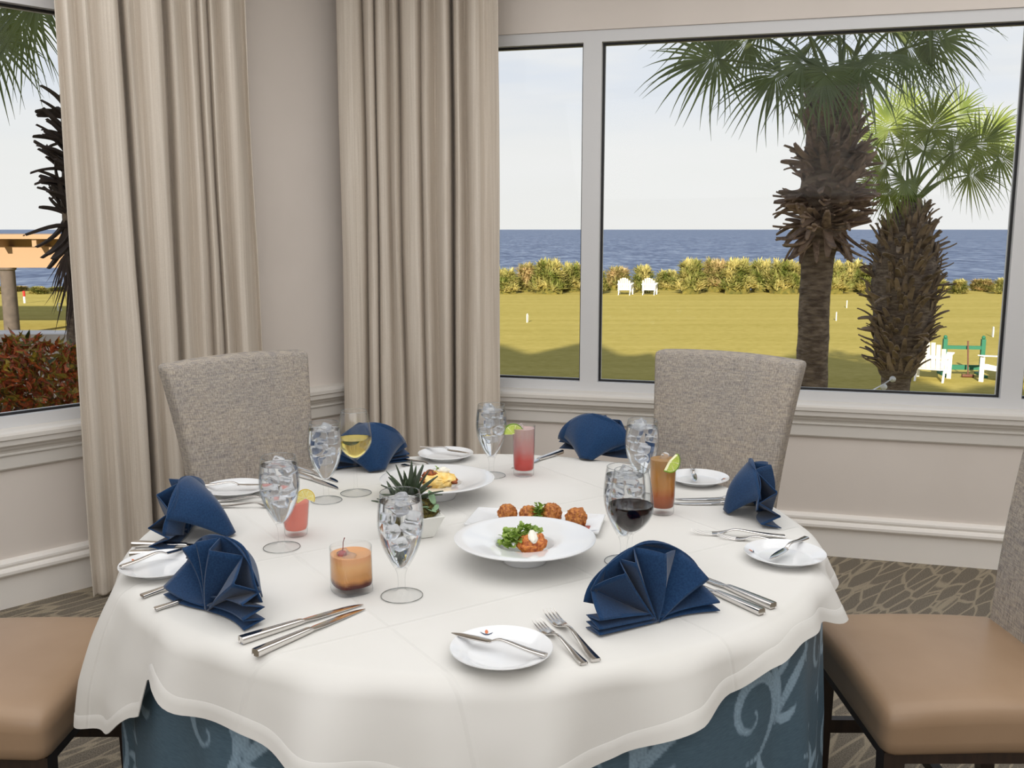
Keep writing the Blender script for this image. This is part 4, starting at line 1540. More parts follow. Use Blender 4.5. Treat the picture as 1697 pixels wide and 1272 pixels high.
# ------------------------------------------------------------------ fan folded napkins
def make_napkin(seed, folds, lean, flap=(0.098, 0.024, 62), puff=0.0):
    """front faces -Y.  folds: (angle, side) of each crease, side -1 front / +1 back"""
    rnd = random.Random(seed)
    c = empty('napkin')
    rr = 0.126
    pts = []
    for k, (a, s, dz) in enumerate(folds):
        pts.append((a, s * 0.0185, dz))
    # rounded creases: duplicate around each crease
    seq = []
    for k, p in enumerate(pts):
        if 0 < k < len(pts) - 1:
            for q in (-0.16, -0.05, 0.05, 0.16):
                o_ = pts[k - 1] if q < 0 else pts[k + 1]
                f = abs(q)
                seq.append(tuple(p[i] + (o_[i] - p[i]) * (f if abs(q) > 0.1 else f * 0.9) - (0.0016 * (1 if p[1] > 0 else -1) * (0.16 - f) / 0.16 if i == 1 else 0) * -1 for i in range(3)))
        else: seq.append(p)
    fine = []
    for a, b in zip(seq, seq[1:]):
        n = max(1, int(abs(a[0] - b[0]) / 4) + 1)
        for q in range(n): fine.append(tuple(a[i] + (b[i] - a[i]) * q / n for i in range(3)))
    fine.append(seq[-1])
    nr = 12

    def P(i, j):
        a, y, dz = fine[i]
        t = j / (nr - 1)
        r = rr * (0.03 + 0.97 * t) * (1 + 0.02 * sin(a * 0.13 + seed))
        ang = R(a)
        x, z = r * cos(ang), r * sin(ang)
        belly = 0.010 * sin(pi * t) * sin(ang * 2.7 + seed)
        yy = y * (0.75 + 0.45 * t) + belly - puff * sin(pi * t) * 0.5
        zz = max(z, 0) + dz
        return (x, yy + lean * zz, zz)
    o = mesh('fan_pleats', grid(P, len(fine), nr), M['napkin'], c)
    o.modifiers.new('thickness', 'SOLIDIFY').thickness = 0.0017
    # plain back layer that stands behind the pleats and folds down to the cloth as a prop
    dep, hw, spread = flap
    ns, nt_ = 16, 17

    def B(i, j):
        s, t = i / (ns - 1), (j / (nt_ - 1)) * 2 - 1
        a = R(90 + t * spread)
        tx, tz = 0.133 * cos(a), 0.133 * sin(a)
        ty = 0.018 + lean * tz
        bx, bz, by = -t * hw * -1, 0.0035 + 0.004 * (1 - t * t), dep * (1 - 0.10 * t * t)
        bx = t * -hw
        e = s ** 0.85
        x = tx + (bx - tx) * e
        z = tz + (bz - tz) * s + 0.012 * sin(pi * s) * (1 - 0.6 * t * t)
        y = ty + (by - ty) * s + 0.014 * sin(pi * s) * (1 - t * t) + 0.005 * sin(t * 5 + seed) * sin(pi * s)
        return (x, y, max(z, 0.003))
    o = mesh('back_flap', grid(B, ns, nt_), M['napkin'], c)
    o.modifiers.new('thickness', 'SOLIDIFY').thickness = 0.0022
    # second layer seen as an arc behind the pleats
    def A2(i, j):
        a = R(18 + 142 * i / 30)
        t = j / 7
        r = 0.040 + 0.093 * t
        z = r * sin(a)
        return (r * cos(a), 0.021 + 0.008 * sin(a * 5 + seed) * t + lean * z + 0.004 * sin(pi * t), max(z, 0.004))
    o = mesh('back_layer', grid(A2, 31, 8), M['napkin'], c)
    o.modifiers.new('thickness', 'SOLIDIFY').thickness = 0.0017
    return c


F_A = [(180, 1, .003), (179, -1, .004), (178, 1, .009), (178, -1, .011), (176, 1, .016), (174, -1, .018), (150, 1, .004), (124, -1, 0), (116, 1, 0), (112, -1, 0), (100, 1, 0), (84, -1, 0), (58, 1, 0), (32, -1, 0),
       (14, 1, .006), (4, -1, .010), (2, 1, .004), (0, -1, .003)]
F_B = [(180, -1, .003), (179, 1, .004), (176, -1, .010), (150, 1, 0), (120, -1, 0), (110, 1, 0), (98, -1, 0), (92, 1, 0), (78, -1, 0), (60, 1, 0), (38, -1, 0), (20, 1, .014), (8, -1, .030), (5, 1, .020),
       (3, -1, .014), (1, 1, .008), (0, -1, .003)]
F_C = [(180, -1, .003), (178, 1, .006), (172, -1, .014), (160, 1, .016), (140, -1, 0), (112, 1, 0), (96, -1, 0), (84, 1, 0), (62, -1, 0), (40, 1, 0), (18, -1, .014), (8, 1, .014), (3, -1, .008), (0, 1, .003)]
NAP = [((1083, 1028), 26, F_A, 0.10, 'navy fan folded napkin nearest the camera, right of the nearest forks', (0.080, 0.030, 60)),
       ((352, 1010), -40, F_B, 0.06, 'navy fan folded napkin at near left, between the knives and left plate', (0.10, 0.026, 60)),
       ((302, 886), -93, F_C, -0.06, 'navy fan folded napkin at the left table edge', (0.122, 0.020, 58)),
       ((606, 771), 210, F_A, 0.10, 'navy fan folded napkin behind the white wine glass', (0.100, 0.024, 62)),
       ((992, 753), 150, F_B, 0.10, 'navy fan folded napkin at far right behind the tall pink drink', (0.098, 0.022, 66)),
       ((1268, 851), 82, F_C, 0.12, 'navy fan folded napkin at right, in front of the right grey chair', (0.100, 0.026, 60))]
for i, (px, rz, folds, lean, lab, flap) in enumerate(NAP):
    n_ = make_napkin(i + 1, folds, lean, flap)
    p = onz(*px, TOPZ)
    n_.location = (p.x, p.y, TOPZ)
    n_.rotation_euler = (0, 0, R(rz))
    tag(n_, lab, 'napkin', 'navy fan folded napkins')

# ------------------------------------------------------------------ outside
LZ = -1.95                                            # lawn level


def lawn_at(x, y, lift=0.0):
    return onz(x, y, LZ + lift)


def on_lawn_at(x, Y):
    """lawn point at distance Y under picture column x"""
    p = aty(x, 640, Y)
    return Vector((p.x, Y, LZ))


EDGE = lawn_at(1036, 488.5).y + 1.2
struct('lawn', loft([[Vector((-90, 4.0, LZ - 0.6)), Vector((90, 3.0, LZ - 0.6)), Vector((90, EDGE + 17, LZ - 6.5)), Vector((-90, EDGE + 17, LZ - 6.5))],
                     [Vector((-90, 4.0, LZ)), Vector((90, 3.0, LZ)), Vector((90, EDGE + 3, LZ)), Vector((-90, EDGE + 3, LZ))]]), M['lawn'])
SEAZ = -8.4
struct('sea', ([Vector((-9000, EDGE + 6, SEAZ)), Vector((9000, EDGE + 6, SEAZ)), Vector((9000, 11000, SEAZ)), Vector((-9000, 11000, SEAZ))], [(0, 1, 2, 3)]), M['sea'])
# unseen storey over the dining room; blocks and gables shaped to shade the grass
M['stucco'] = pbr('outside_stucco', srgb(214, 196, 166), rough=0.9)
M['soil'] = pbr('dark_soil', srgb(58, 44, 32), srgb(84, 66, 48), rough=1.0, scale=12)
shade_blocks = [box(-16, -1.5, -12, 2.6, 2.99, 7.7), box(-1.5, 0.5, -12, 2.6, 2.99, 7.0), box(0.5, 2.4, -12, 2.6, 2.99, 6.4), box(2.4, 4.7, -12, 2.6, 2.99, 7.0), box(4.7, 22, -12, 2.6, 2.99, 5.0)]
for gx, gw, gz, gh in ((-9.5, 2.2, 7.7, 1.3), (-6.0, 1.6, 7.7, 1.0), (-3.3, 1.3, 7.7, 1.25), (-1.3, 0.7, 7.0, 0.9), (0.0, 0.5, 7.0, 0.6), (1.4, 0.8, 6.4, 0.5), (3.5, 1.0, 7.0, 0.6), (6.5, 1.4, 5.0, 0.6), (10, 1.4, 5.0, 0.7)):
    shade_blocks.append(loft([[Vector((gx - gw, y, gz)), Vector((gx + gw, y, gz)), Vector((gx + gw * 0.15, y, gz + gh)), Vector((gx - gw * 0.1, y, gz + gh))] for y in (-6, 2.6)]))  # gables added to break up the straight shadow edge
struct('shade_storey', join(*shade_blocks), M['stucco'])
struct('foundation', loft([[p + Vector((0, 0, LZ - 0.3)) for p in poly], [p + Vector((0, 0, -0.21)) for p in poly]]), M['stucco'])
# planting terrace beside the left window
pb = [(-9.0, 3.0), (-4.3, 1.9), (-1.2, 5.25), (-2.6, 8.4), (-9.0, 8.4)]
struct('planting_terrace', loft([[Vector((x, y, LZ - 0.2)) for x, y in pb], [Vector((x, y, -0.42)) for x, y in pb]]), M['soil'])
M['paving'] = pbr('pale_paving', srgb(232, 226, 220), srgb(218, 212, 206), rough=0.9, scale=4)
struct('terrace_kerb', box(-9.0, -2.6, 8.4, 8.75, LZ, 0.52), M['paving'])

# --- palms
M['frond_dark'] = pbr('palm_leaf_deep_green', srgb(84, 96, 58), srgb(120, 132, 80), rough=0.55, scale=3, trans=(0.30, srgb(120, 140, 50)))
M['frond_light'] = pbr('palm_leaf_fresh_green', srgb(78, 98, 38), srgb(128, 142, 58), rough=0.5, scale=3, trans=(0.25, srgb(170, 180, 60)))
M['frond_dead'] = pbr('dry_palm_leaf', srgb(62, 52, 48), srgb(84, 72, 66), rough=0.9, scale=4)
M['bark'] = pbr('palm_bark', srgb(88, 74, 64), srgb(138, 122, 106), rough=0.95, scale=9, stretch=(1, 1, 3), bump=0.9, bscale=14, bdist=0.03)
M['boot'] = pbr('palm_boot', srgb(104, 88, 72), srgb(168, 146, 122), rough=0.9, scale=6, bump=0.5, bscale=30, bdist=0.01)
M['boot_red'] = pbr('reddish_boot', srgb(104, 86, 74), srgb(168, 144, 126), rough=0.9, scale=6, bump=0.5, bscale=30, bdist=0.01)


def frond_at(crown, hub, rb, n, seed, normal, droop, sag=0.55, spread=150, wseg=0.024, shift=None):
    """a fan leaf: petiole from the crown to the hub, then narrow drooping segments round the hub"""
    rnd = random.Random(seed)
    crown, hub = Vector(crown), Vector(hub)
    d = (hub - crown)
    lp = d.length
    d.normalize()
    mid = (crown + hub) / 2 + Vector((0, 0, 0.10 * lp))
    path = [tuple(q) for q in smooth_prof([tuple(crown), tuple(mid), tuple(hub)], 4)]
    parts = [tube(path, [0.024 - 0.014 * k / (len(path) - 1) for k in range(len(path))], 5)]
    X = (d + Vector((0, 0, -sag))).normalized()
    Nn = Vector(normal)
    Nn = (Nn - X * Nn.dot(X)).normalized()
    Y = Nn.cross(X)
    for k in range(n):
        f = (k + 0.5) / n * 2 - 1
        a = R(spread * f) + rnd.uniform(-.03, .03)
        ln = rb * (1.0 - 0.38 * abs(f) ** 2) * rnd.uniform(0.86, 1.08)
        costa = 0.16 * rb * max(0, cos(a)) ** 2
        rows = 8
        dr = droop * rnd.uniform(0.6, 1.5)
        sw = rnd.uniform(-0.14, 0.14)
        off = rnd.uniform(-0.05, 0.05)
        gap = ln * R(spread) / n * 1.02

        def seg(i, j):
            t = i / (rows - 1)
            r = ln * t
            if t < 0.30: w = min(gap * t * 1.05 + 0.002, wseg * rb * 1.6)
            else:
                w0 = min(gap * 0.30 * 1.05 + 0.002, wseg * rb * 1.6)
                w = w0 * max(0.05, 1 - ((t - 0.30) / 0.70) ** 1.25)
            aa = a + sw * t * t
            b = j - 1
            p = hub + X * (costa + r * cos(aa)) + Y * (r * sin(aa)) + (Y * cos(aa) - X * sin(aa)) * (b * w) + Nn * (off * r * t + (0.4 * w if b else 0))
            p.z -= dr * ln * t ** 2.4 * (1 - 0.5 * max(0, -(X * cos(aa) + Y * sin(aa)).z))
            return p
        parts.append(grid(seg, rows, 3))
    return join(*parts)


WSEG = {33: 0.034}


def boot_shape(q):
    def B(i, j):
        t = i / 6
        w = (0.17 + 0.03 * (q % 2)) * (1 - 0.50 * t) * (1 if t < 0.95 else 0.6)
        b = (j - 2) / 2
        return (b * w, t, (0.16 + 0.08 * q) * t * t * (-1 if q == 2 else 1) + 0.05 * b * b * (1 - t))
    VF = grid(B, 7, 5)
    V = list(VF[0])
    n = len(V)
    V2 = [v - Vector((0, 0, 0.07)) for v in V]
    F = list(VF[1]) + [tuple(i + n for i in f[::-1]) for f in VF[1]]
    rim = [i * 5 for i in range(7)] + [30 + j for j in range(1, 5)] + [i * 5 + 4 for i in range(5, -1, -1)] + [3, 2, 1]
    for a, b in zip(rim, rim[1:] + rim[:1]): F.append((a, b, b + n, a + n))
    return V + V2, F


def palm(label, axis, crown, hubs, leaf_mat, boots, boot_mat, seed, dead=()):
    """axis: (world point, radius) up the trunk; hubs: (world point, blade radius, normal, droop, sag)"""
    base = Vector(axis[0][0])
    root = empty('palm_tree', base, 0, label, 'tree', 'palm trees outside')
    sp = smooth_prof([(p.x - base.x, p.y - base.y, p.z - base.z, r) for p, r in axis], 10)
    nt_ = 24

    def T(i, j):
        x, y, z, r = sp[j]
        a = 2 * pi * i / nt_
        rr = r * (1 + 0.06 * noise.noise(Vector((cos(a) * 3, sin(a) * 3, z * 5))) + 0.012 * sin(z * 50))
        return (x + rr * cos(a), y + rr * sin(a), z)
    mesh('trunk', grid(T, nt_, len(sp), True), M['bark'], root)
    rnd = random.Random(seed)
    z_lo, z_hi, length, prof, n_more = boots
    shapes = [boot_shape(q) for q in range(4)]
    protos = [mesh('leaf_base', s, boot_mat, root) for s in shapes]
    rest = []
    n1 = 96
    for k in range(n1 + n_more):
        t = ((k % n1) + rnd.random()) / n1 if k < n1 else rnd.random()
        z = z_lo + (z_hi - z_lo) * t
        x, y, _, r = min(sp, key=lambda q: abs(q[2] - z))
        a = R(270) + (rnd.uniform(-2.0, 2.0) if k < n1 else rnd.uniform(-2.5, 2.5))
        lean_, ls = prof(t, rnd)
        L_ = length * ls
        loc = Vector((x + r * 0.93 * cos(a), y + r * 0.93 * sin(a), z))
        side = rnd.uniform(-.3, .3)
        d = Vector((cos(a + side) * sin(lean_), sin(a + side) * sin(lean_), cos(lean_)))
        q = d.to_track_quat('Y', 'Z')
        if abs(d.z) > 0.2:                       # keep the broad face turned outwards
            out_ = Vector((cos(a), sin(a), 0))
            xx = d.cross(out_).normalized()
            q = Matrix((xx, d, xx.cross(d))).transposed().to_quaternion()
        if k < n1:
            o = protos[k % 4]
            if k >= 4:
                o = o.copy()
                COL.objects.link(o)
                o.parent = root
            o.location, o.rotation_euler, o.scale = loc, q.to_euler(), (L_, L_, L_)
        else:
            m = Matrix.Translation(loc) @ q.to_matrix().to_4x4() @ Matrix.Scale(L_, 4)
            rest.append(([m @ v for v in shapes[k % 4][0]], shapes[k % 4][1]))
    mesh('leaf_base_layers', join(*rest), boot_mat, root)['kind'] = 'stuff'
    cw = Vector(crown) - base
    for k, (h, rb, nrm, droop, sag) in enumerate(hubs):
        VF = frond_at(cw + Vector((rnd.uniform(-.08, .08), rnd.uniform(-.08, .08), rnd.uniform(-.1, .05))), Vector(h) - base, rb, 40, seed * 50 + k, nrm, droop, sag, 150, WSEG.get(seed, 0.026))
        mesh('frond', VF, leaf_mat, root, False)
    for k, (p0, h, rb, nrm, droop, sag, spr, wsg) in enumerate(dead):
        mesh('dead_frond', frond_at(Vector(p0) - base, Vector(h) - base, rb, 9, seed * 70 + k, nrm, droop, sag, spr, wsg), M['frond_dead'], root, False)
    return root


D1 = 10.0
ax1 = [(aty(1344, 640, D1), .165), (aty(1349, 520, D1), .155), (aty(1355, 430, D1), .165), (aty(1361, 392, D1), .20), (aty(1370, 330, D1), .27), (aty(1376, 250, D1), .25), (aty(1379, 195, D1), .22), (aty(1382, 160, D1), .12)]
b1 = ax1[0][0].copy()
b1.z = LZ - 0.02
ax1 = [(b1, .18)] + ax1
c1 = aty(1383, 165, D1)


def boots1(t, r):
    if t < 0.10: return (R(r.uniform(118, 150)), r.uniform(0.8, 1.2))
    if t < 0.42: return (R(r.uniform(62, 112)), r.uniform(0.7, 1.1))
    if t < 0.65: return (R(r.uniform(30, 80)), r.uniform(0.6, 1.0))
    return (R(r.uniform(8, 28)), r.uniform(0.7, 1.0))


CAMN = (0, -1, 0.25)
H1 = [(1190, 98, -.3, .70, .25, .45), (1240, 72, .4, .66, .3, .5), (1293, 120, -.5, .66, .35, .9), (1333, 100, -.8, .62, .45, 1.2), (1368, 118, -.9, .55, .4, 1.6), (1425, 105, -.7, .6, .45, 1.3),
      (1462, 92, -.4, .68, .4, .9), (1502, 78, .2, .70, .4, .7), (1545, 66, .3, .66, .35, .5), (1330, 45, .7, .75, .3, .2), (1400, 30, .2, .75, .3, 0), (1470, 35, .5, .75, .35, .3), (1265, 40, .6, .75, .35, .4),
      (1195, 30, .4, .75, .3, .4), (1380, -20, 0, .8, .3, 0), (1300, -25, -.3, .8, .3, 0), (1462, -25, -.3, .8, .3, 0), (1535, 5, .1, .75, .3, .4), (1400, 70, .9, .7, .4, .6), (1350, 70, .8, .7, .4, .6)]
rnd = random.Random(61)
hubs1 = [(aty(x, y, D1 + dy), rb, (rnd.uniform(-.5, .5), -1, rnd.uniform(-.1, .6)), dr, sg) for x, y, dy, rb, dr, sg in H1]
palm('tall palm with smooth lower trunk and shaggy brown collar, left of the pair', ax1, c1, hubs1, M['frond_dark'],
     (ax1[4][0].z - LZ - 0.05, ax1[8][0].z - LZ + 0.0, 0.27, boots1, 220), M['boot_red'], 21)

D2 = 13.5
ax2 = [(aty(1484, 640, D2), .19), (aty(1487, 612, D2), .26), (aty(1496, 520, D2), .40), (aty(1499, 455, D2), .43), (aty(1501, 400, D2), .37), (aty(1505, 362, D2), .22), (aty(1507, 335, D2), .10)]
b2_ = ax2[0][0].copy()
b2_.z = LZ - 0.02
ax2 = [(b2_, .20)] + ax2
c2 = aty(1508, 338, D2)


def boots2(t, r):
    if r.random() < 0.15 and t < 0.8: return (R(r.uniform(60, 95)), r.uniform(0.8, 1.1))
    if t > 0.85: return (R(r.uniform(5, 30)), r.uniform(0.7, 1.0))
    return (R(r.uniform(12, 48)), r.uniform(0.7, 1.1))


H2 = [(1542, 215, -.4, .66, .12, 0), (1474, 214, .1, .64, .12, 0), (1619, 243, -.3, .68, .22, .15), (1640, 222, .4, .62, .2, 0), (1468, 276, -.5, .58, .3, .3), (1504, 190, .5, .62, .1, 0), (1585, 196, .5, .64, .12, 0),
      (1446, 240, .4, .55, .2, .2), (1560, 268, .6, .6, .3, .3), (1606, 290, .2, .58, .35, .4), (1474, 318, -.4, .42, .3, 1.6), (1500, 300, -.6, .45, .35, 1.2), (1455, 300, .2, .45, .35, .9), (1530, 250, .3, .62, .2, .1),
      (1580, 250, -.6, .58, .3, .4), (1500, 250, -.7, .55, .25, .3), (1655, 262, .0, .6, .3, .3)]
hubs2 = [(aty(x, y, D2 + dy), rb, (rnd.uniform(-.35, .35), -1, rnd.uniform(0, .5)), dr, sg) for x, y, dy, rb, dr, sg in H2]
palm('shorter palm with a fat shaggy trunk, right of the tall palm', ax2, c2, hubs2, M['frond_light'],
     (ax2[2][0].z - LZ - 0.05, ax2[7][0].z - LZ - 0.05, 0.25, boots2, 300), M['boot'], 33)

D3 = 7.6
ax3 = [(aty(152, 640, D3), .17), (aty(150, 520, D3), .17), (aty(149, 400, D3), .17), (aty(148, 330, D3), .20), (aty(148, 200, D3), .17), (aty(148, 60, D3), .14), (aty(148, -40, D3), .12)]
b3 = ax3[0][0].copy()
b3.z = -0.43
ax3 = [(b3, .19)] + ax3


def boots3(t, r):
    if t < 0.15: return (R(r.uniform(150, 170)), r.uniform(0.9, 1.3))
    return (R(r.uniform(25, 80)), r.uniform(0.55, 0.95))


H3 = [(-10, 66, -.2, .60, .25, .5), (40, 20, .5, .6, .35, .5), (70, -20, -.6, .6, .4, .8), (150, -130, 0, .7, .3, 0), (60, -120, .2, .7, .3, .2), (240, -120, -.2, .7, .3, .2), (250, 10, .2, .65, .4, .6), (-20, -40, .4, .65, .3, .4)]
hubs3 = [(aty(x, y, D3 + dy), rb, (rnd.uniform(-.35, .35), -1, rnd.uniform(0, .5)), dr, sg) for x, y, dy, rb, dr, sg in H3]
dead3 = [(aty(146, 375, D3 - .15), aty(124, 402, D3 - .25), .60, (0.2, -1, 0.1), .05, 5.0, 26, .11), (aty(146, 378, D3 - .1), aty(42, 389, D3 - .3), .02, (0, -1, .3), .2, .3, 40, .05),
         (aty(146, 385, D3 - .2), aty(132, 420, D3 - .3), .62, (-.3, -1, 0), .05, 6.0, 22, .11), (aty(140, 380, D3 - .2), aty(112, 405, D3 - .35), .42, (.1, -1, 0), .05, 2.2, 24, .12)]
palm('palm mostly hidden by the left curtain, dead fronds hanging dark', ax3, aty(148, -60, D3), hubs3, M['frond_dark'],
     (aty(149, 390, D3).z + 0.43, aty(148, 185, D3).z + 0.43, 0.26, boots3, 60), M['frond_dead'], 55, dead3)


# --- palmetto thicket along the far edge of the lawn
def spiky_bush(seed, w, h, n, mat):
    rnd = random.Random(seed)
    parts = []
    for k in range(n):
        a, e = rnd.uniform(0, 6.28), rnd.random()
        q = rnd.random() ** 0.35
        cx, cy, cz = w * q * cos(a) * (1 - 0.45 * e), w * 0.7 * q * sin(a) * (1 - 0.45 * e), h * (0.12 + 0.80 * e)
        for m_ in range(7):
            b = rnd.uniform(0, 6.28)
            el_ = rnd.uniform(0.1, 1.35)
            ln = rnd.uniform(0.34, 0.62)
            d = Vector((cos(b) * cos(el_), sin(b) * cos(el_), sin(el_)))
            s = d.cross(Vector((0, 0, 1)))
            s = (s.normalized() if s.length > 0.01 else Vector((1, 0, 0))) * rnd.uniform(0.03, 0.05)
            p = Vector((cx, cy, cz))
            parts.append(([p - s * 0.5, p + s * 0.5, p + d * ln * 0.55 + s, p + d * ln - Vector((0, 0, 0.06)), p + d * ln * 0.55 - s], [(0, 1, 2, 3, 4)]))
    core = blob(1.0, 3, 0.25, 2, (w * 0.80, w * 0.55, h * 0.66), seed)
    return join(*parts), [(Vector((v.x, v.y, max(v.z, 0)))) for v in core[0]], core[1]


M['palmetto'] = pbr('palmetto_leaf', srgb(104, 116, 52), srgb(206, 192, 126), rough=0.6, scale=1.3, trans=(0.15, srgb(190, 180, 70)))
M['palmetto_pink'] = pbr('palmetto_leaf_flushed', srgb(120, 124, 62), srgb(206, 178, 132), rough=0.6, scale=1.6, trans=(0.15, srgb(200, 180, 90)))
M['thicket'] = pbr('olive_stems', srgb(72, 74, 30), srgb(118, 108, 48), rough=1.0, scale=5)  # olive tone for the core blob inside each bush
protoB = []
for k in range(4):
    L_, cv, cf = spiky_bush(70 + k, 0.84, 1.5, 260, None)
    b = empty('palmetto_shrub')
    mesh('leaves', L_, M['palmetto_pink'] if k == 1 else M['palmetto'], b, False)
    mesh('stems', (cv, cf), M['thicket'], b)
    protoB.append(b)
SH = [(836, 446), (872, 437), (908, 431), (946, 436), (984, 446), (1020, 442), (1062, 441), (1102, 448), (1140, 431), (1178, 430), (1216, 430), (1254, 431), (1292, 432), (1330, 433), (1368, 433), (1404, 432), (1432, 444),
      (1466, 462), (1502, 462), (1540, 462), (1578, 463), (1616, 462), (1652, 461), (1690, 461), (5, 474), (40, 473), (76, 474), (112, 474), (150, 474)]
NM = ['leftmost palmetto shrub beside the right curtain', 'second palmetto shrub from the right curtain', 'tallest shrub of the rounded clump left of the window mullion', 'palmetto shrub just left of the white window mullion',
      'palmetto shrub just right of the white window mullion', 'palmetto shrub behind the left far white chair', 'palmetto shrub behind the right far white chair', 'low palmetto shrub right of the two far white chairs',
      'tall palmetto shrub starting the high thicket, right of the two far chairs', 'second shrub of the high palmetto thicket', 'third shrub of the high palmetto thicket', 'fourth shrub of the high palmetto thicket, above the right grey chair',
      'fifth shrub of the high palmetto thicket', 'palmetto shrub just left of the tall palm trunk', 'palmetto shrub hidden behind the tall palm trunk', 'palmetto shrub between the two palm trunks, nearer the tall one',
      'palmetto shrub between the two palm trunks, nearer the shaggy one', 'low shrub just left of the shaggy palm trunk', 'low shrub behind the shaggy palm trunk', 'low shrub just right of the shaggy palm trunk',
      'low shrub above the green rack', 'low shrub second from the right window frame', 'low shrub next to the right window frame', 'low shrub seen past the right window frame',
      'low green shrub at the left picture edge, left of the pergola column', 'low green shrub behind the pergola column', 'low green shrub right of the pergola column', 'low green shrub behind the hanging dead fronds',
      'low green shrub beside the left curtain edge']
for k, ((x, ytop), lab) in enumerate(zip(SH, NM)):
    q = k % 4
    b = protoB[q] if k < 4 else copy_tree(protoB[q])
    Y = EDGE - 0.1 + (1.0 if 1000 < x < 1110 else 0.0) + (1.9 if k % 2 else 0.0)
    p = on_lawn_at(x, Y)
    top = aty(x, ytop, Y).z
    b.location = (p.x, Y, LZ - 0.03)
    b.rotation_euler = (0, 0, k * 1.3)
    s = (top - LZ) / 1.62
    b.scale = (max(0.9, s), max(0.6, s), s)
    tag(b, lab, 'shrub', 'shrubs along the far edge of the lawn')

# --- croton hedge by the left window
M['croton'] = None


def m_croton():
    m, nt, out = nmat('croton_leaf')
    p = N(nt, 'ShaderNodeBsdfPrincipled', Roughness=0.45)
    no = N(nt, 'ShaderNodeTexNoise', Scale=13, Detail=3)
    nt.links.new(coords(nt), no.inputs['Vector'])
    nt.links.new(ramp(nt, no.outputs[0], [(0.30, srgb(52, 62, 20)), (0.40, srgb(150, 130, 44)), (0.47, srgb(128, 48, 26)), (0.53, srgb(206, 104, 52)), (0.59, srgb(64, 72, 24)), (0.68, srgb(196, 168, 60))]), p.inputs['Base Color'])
    nt.links.new(p.outputs[0], out.inputs[0])
    return m


M['croton'] = m_croton()
rnd = random.Random(77)
hx0, hx1 = aty(-70, 600, 5.9), aty(150, 600, 5.6)
hb = empty('croton_hedge', ((hx0.x + hx1.x) / 2, 5.75, -0.42), 0, 'red, green and yellow croton hedge outside the left window', 'hedge')
HT = lambda x: aty(848.5 + FOC * x / 5.75 * 0.99, 561 + 7 * sin(x * 9) - 9 * math.exp(-((x + 2.72) / 0.16) ** 2), 5.75).z + 0.42
parts = []
for q in range(3600):
    x = rnd.uniform(hx0.x, hx1.x)
    e, u = rnd.random() ** 0.6, rnd.uniform(-1, 1)
    h = HT(x)
    c = Vector((x - hb.location.x, 0.55 * u * (1 - 0.4 * e * e), h * (0.03 + 0.93 * e * (1 - 0.12 * u * u))))
    a, el_ = rnd.uniform(0, 6.28), rnd.uniform(0.2, 1.35)
    d = Vector((cos(a) * cos(el_), sin(a) * cos(el_), sin(el_))) + Vector((0, 0.4 * u, 0))
    d.normalize()
    s_ = d.cross(Vector((rnd.uniform(-1, 1), rnd.uniform(-1, 1), 0.4))).normalized() * rnd.uniform(0.011, 0.020)
    ln = rnd.uniform(0.07, 0.13)
    parts.append(([c, c + d * ln * 0.45 + s_, c + d * ln - Vector((0, 0, 0.015)), c + d * ln * 0.45 - s_], [(0, 1, 2, 3)]))
mesh('leaves', join(*parts), M['croton'], hb, False)['kind'] = 'stuff'
st = []
for q in range(9):
    x = hx0.x + (hx1.x - hx0.x) * (q + 0.5) / 9 - hb.location.x
    for t in (0, 2.1, 4.2):
        st.append(tube([(x, 0, 0), (x + 0.06 * cos(t), 0.12 * sin(t), 0.45), (x + 0.10 * cos(t), 0.25 * sin(t), 0.85)], [0.02, 0.014, 0.006], 6))
mesh('stems', join(*st), M['bark'], hb)

# --- pergola at the left
M['tan'] = pbr('tan_paint', srgb(160, 131, 104), rough=0.8)
M['column'] = pbr('grey_stone_column', srgb(100, 90, 85), srgb(84, 76, 72), rough=0.9, scale=5)
PY = 31.0
pc = on_lawn_at(28, PY)
pg = empty('pergola', (pc.x, PY, LZ), 0, 'tan timber pergola on a round column beyond the croton hedge', 'pergola')
zb, zt, zc = aty(28, 443, PY).z - LZ, aty(28, 408, PY).z - LZ, aty(28, 388, PY).z - LZ
mesh('column', lathe([(0, 0), (0.27, 0), (0.27, 0.08), (0.235, 0.1), (0.22, zb - 0.1), (0.27, zb - 0.06), (0.27, zb), (0, zb)], 24), M['column'], pg)
mesh('beam', box(-9, 3.2, -0.2, 0.2, zb, zt), M['tan'], pg, False)
for k in range(9):
    x = -6.9 + k * 1.16
    mesh('rafter', join(box(x, x + 0.14, -0.75, 4.0, zt, zt + 0.30)), M['tan'], pg, False)
mesh('roof_edge', box(-9, 3.2, -0.85, -0.70, zt + 0.24, zc), M['tan'], pg, False)
mesh('roof_deck', box(-9, 3.2, -0.70, 4.0, zc - 0.06, zc), M['tan'], pg, False)
mesh('back_beam', box(-9, 3.2, 3.6, 4.0, zb, zt), M['tan'], pg, False)
mesh('column', lathe([(0, 0), (0.25, 0), (0.22, zb), (0, zb)], 24), M['column'], pg).location = (-6.0, 3.8, 0)

# --- white garden chairs
M['white_plastic'] = pbr('white_garden_chair', (0.86, 0.85, 0.82, 1), rough=0.5)


